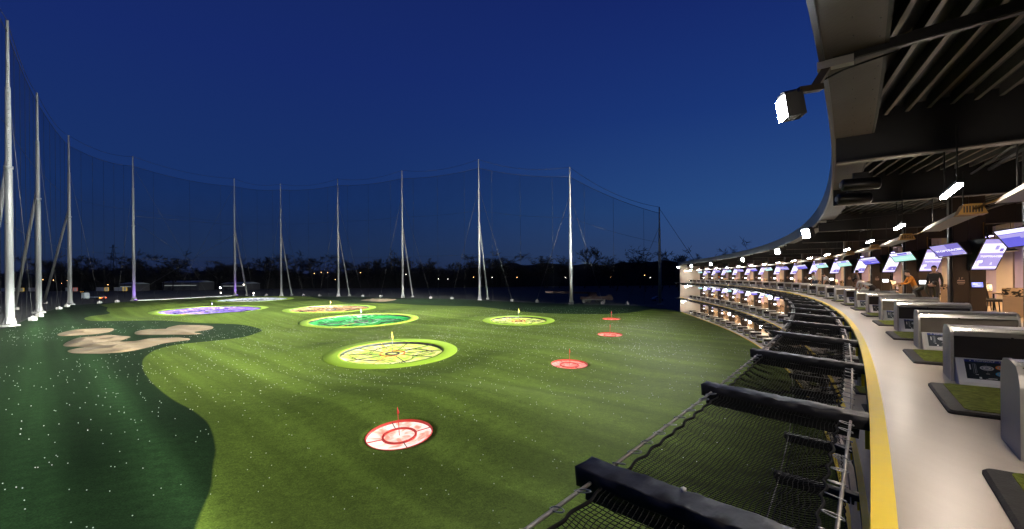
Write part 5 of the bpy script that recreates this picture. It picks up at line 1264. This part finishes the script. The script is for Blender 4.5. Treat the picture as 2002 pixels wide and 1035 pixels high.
# trailers and trucks on the road beyond the poles
M['box_grey'] = mat('trailer_side', (.32, .34, .38), .5, 0, .1, .5); M['reflex'] = emit('reflex_frame', (1, .62, .06), .75); M['reflex_red'] = emit('reflex_red', (.9, .2, .12), .35); M['tyre'] = mat('tyre', (.01, .01, .01), .8)  # rear frames glow in place of the light they would reflect
def trailer(rear):
    root = empty('semi_trailer'); root['category'] = 'trailer'; Ln = 12.5
    MB().box((-Ln / 2, 0, 2.5), (Ln, 2.5, 2.7)).build('box_body', M['box_grey'], root)
    mb = MB()
    for a, b in (((.03, -1.2, 1.2), (.03, 1.2, 1.2)), ((.03, -1.2, 3.8), (.03, 1.2, 3.8)), ((.03, -1.2, 1.2), (.03, -1.2, 3.8)), ((.03, 1.2, 1.2), (.03, 1.2, 3.8))): mb.bar(a, b, .35, .12)
    mb.build('rear_frame', rear, root)
    mb = MB(); mb.box((.02, 0, 2.5), (.04, 1.6, 1.8)); mb.build('rear_door', M['p_grey'], root)
    for x in (-1.5, -2.8, -10.5):
        for y in (-1.0, 1.0): MB().tube([(x, y - .15, .5), (x, y + .15, .5)], .5, 12).build('wheel', M['tyre'], root)
    MB().box((-Ln / 2, 0, 1.0), (Ln, .9, .25)).build('chassis', M['black_steel'], root); return root
TR = [trailer(M['reflex']), trailer(M['reflex_red'])]
used = [False, False]
for i, (x, y, v) in enumerate(((-472, 428, 0), (-461, 428, 0), (-444, 426, 1), (-401, 418, 1), (-367, 412, 0), (-347, 408, 0))):
    c = copy_tree(TR[v]) if used[v] else TR[v]; used[v] = True
    c.location = (x * .84, y * .84, 0); c.rotation_euler = (0, 0, R(-25)); tag(c, f'grey box trailer with {"yellow" if v == 0 else "red"} reflective rear frame, {ORD[i + 1]} of the parked row', group='box trailers parked in a row')
fb = empty('flatbed_truck', (-196, 214, 0), R(-12)); tag(fb, 'low flatbed truck with red tail lamps beyond the corner pole', 'truck')
MB().box((0, 0, 1.1), (10, 2.4, .25)).build('flatbed', M['p_grey'], fb); MB().prism([(-6.6, .5), (-6.6, 3.0), (-5.2, 3.2), (-4.9, 2.4), (-4.9, .5)], -1.15, 1.15).build('cab', M['p_grey'], fb)
for x in (-5.8, 2.5, 3.8):
    for y in (-1, 1): MB().tube([(x, y - .15, .5), (x, y + .15, .5)], .5, 12).build('wheel', M['tyre'], fb)
for y in (-.9, .9): MB().box((5.03, y, .85), (.06, .5, .3)).build('tail_lamp', M['tail'], fb)
for x in (4.2, 4.8): MB().box((x, -1.22, .8), (.5, .05, .2)).build('marker_lamp', M['amber'], fb)
fb2 = empty('moving_car', (-330, 350, 0), R(-60)); tag(fb2, 'dark car with amber and red lamps near the trailers', 'car')
def car_shell(o, m_, lamps=True):
    MB().prism([(-2.2, .35), (-2.2, .85), (-1.5, .95), (-.9, 1.42), (.7, 1.45), (1.4, .98), (2.15, .85), (2.2, .35)], -.85, .85).build('body', m_, o)
    MB().prism([(-1.25, .98), (-.85, 1.36), (.65, 1.39), (1.15, .98)], -.86, .86).build('window', M['glass_dark'], o)
    for x in (-1.35, 1.35):
        for y in (-.8, .8): MB().tube([(x, y - .1, .33), (x, y + .1, .33)], .33, 14).build('wheel', M['tyre'], o)
    if lamps:
        for y in (-.6, .6): MB().box((-2.22, y, .72), (.06, .35, .16)).build('tail_lamp', M['tail'], o)
        for y in (-.6, .6): MB().box((2.22, y, .66), (.06, .35, .16)).build('headlamp', M['amber'], o)
car_shell(fb2, M['glass_dark'])
pc = empty('parked_car', (50.5, 158, 0), R(8)); tag(pc, 'dark blue parked car beyond the last short pole', 'car'); car_shell(pc, mat('car_blue', (.02, .05, .16), .25), False)
# red mobile crane behind the net
ck = empty('mobile_crane', (27, 151, 0), 0); tag(ck, 'dark red mobile crane with white outrigger beam behind the far net', 'crane')
red = mat('crane_red', (.03, .003, .003), .6); M['crane_white'] = mat('crane_white', (.08, .08, .08), .6)
MB().box((0, 0, 1.55), (9, 2.5, 1.1)).build('carrier', red, ck); MB().prism([(4.4, .8), (4.4, 2.6), (5.6, 2.6), (6.1, 1.7), (6.1, .8)], -1.2, 1.2).build('cab', red, ck); MB().prism([(-1.8, 2.1), (-1.8, 3.5), (.6, 3.5), (1.2, 2.1)], -1.1, 1.1).build('crane_cab', red, ck)
bo = MB(); bo.bar((-1, 0, 3.2), (-16, 0, 3.6), .6, .7); bo.build('boom', red, ck)
for x in (-3.2, -1.7, 1.2, 2.8):
    for y in (-1, 1): MB().tube([(x, y - .2, .6), (x, y + .2, .6)], .6, 14).build('wheel', M['tyre'], ck)
MB().box((-.2, -1.7, 1.0), (7.6, .25, .28)).build('outrigger_beam', M['crane_white'], ck)
for x in (-3.6, 3.2): MB().box((x, -1.7, .5), (.5, .5, .95)).build('outrigger_foot', M['crane_white'], ck)
mb = MB(); f = lambda x, z: (x - 2.2, -1.262, z + 1.75); add_text(mb, 'SCHMIDT', .6, f, 0, 1.1, .01); mb.build('lettering', M['crane_white'], ck)
# sheds and a pylon far off
M['shed'] = emit('shed_wall_lit', (.25, .27, .3), .12); M['shed_win'] = emit('shed_window', (.8, .85, .8), .3)  # window strip glow added so the dark sheds show
for i, (x, y, w_, h_) in enumerate(((-286, 402, 44, 7), (-236, 396, 28, 5.5), (-330, 398, 16, 6))):
    r = empty('warehouse', (x, y, 0), R(-18)); tag(r, ['long pale warehouse with lit strip far behind the crossed cables', 'lower pale warehouse beside the long one', 'small pale shed near the trailers'][i], 'warehouse', 'far warehouses')
    MB().box((0, 0, h_ / 2), (w_, 14, h_)).build('wall', mat('shed_wall%d' % i, (.04, .04, .045), .7), r); MB().prism([(-7.4, h_), (0, h_ + 1.3), (7.4, h_)], -w_ / 2 - .3, w_ / 2 + .3, axis='x').build('roof', M['p_grey'], r)
    MB().box((0, -7.05, h_ * .62), (w_ * .86, .1, .5)).build('window', M['shed_win'], r);  # added glowing strip along the shed front
    for q in (-.3, .1): MB().box((w_ * q, -7.05, 1.5), (3, .1, 3)).build('door', M['black_steel'], r)
py_ = empty('power_pylon', (-560, 640, 0)); tag(py_, 'faint lattice power pylon far behind the corner pole', 'pylon'); mb = MB()
for sx in (-1, 1):
    for sy in (-1, 1): mb.bar((sx * 4, sy * 4, 0), (sx * .6, sy * .6, 60), .35, .35)
for z in range(0, 60, 6):
    w0 = 4 - 3.4 * z / 60; w1 = 4 - 3.4 * (z + 6) / 60
    mb.bar((-w0, -w0, z), (w1, -w1, z + 6), .2, .2); mb.bar((w0, -w0, z), (-w1, -w1, z + 6), .2, .2)
mb.build('lattice', M['black_steel'], py_)
for z, w_ in ((40, 12), (48, 9), (56, 6)): MB().bar((-w_, 0, z), (w_, 0, z), .4, .4).build('cross_arm', M['black_steel'], py_)
for _o in D.objects:
    if '_used' in _o: del _o['_used']
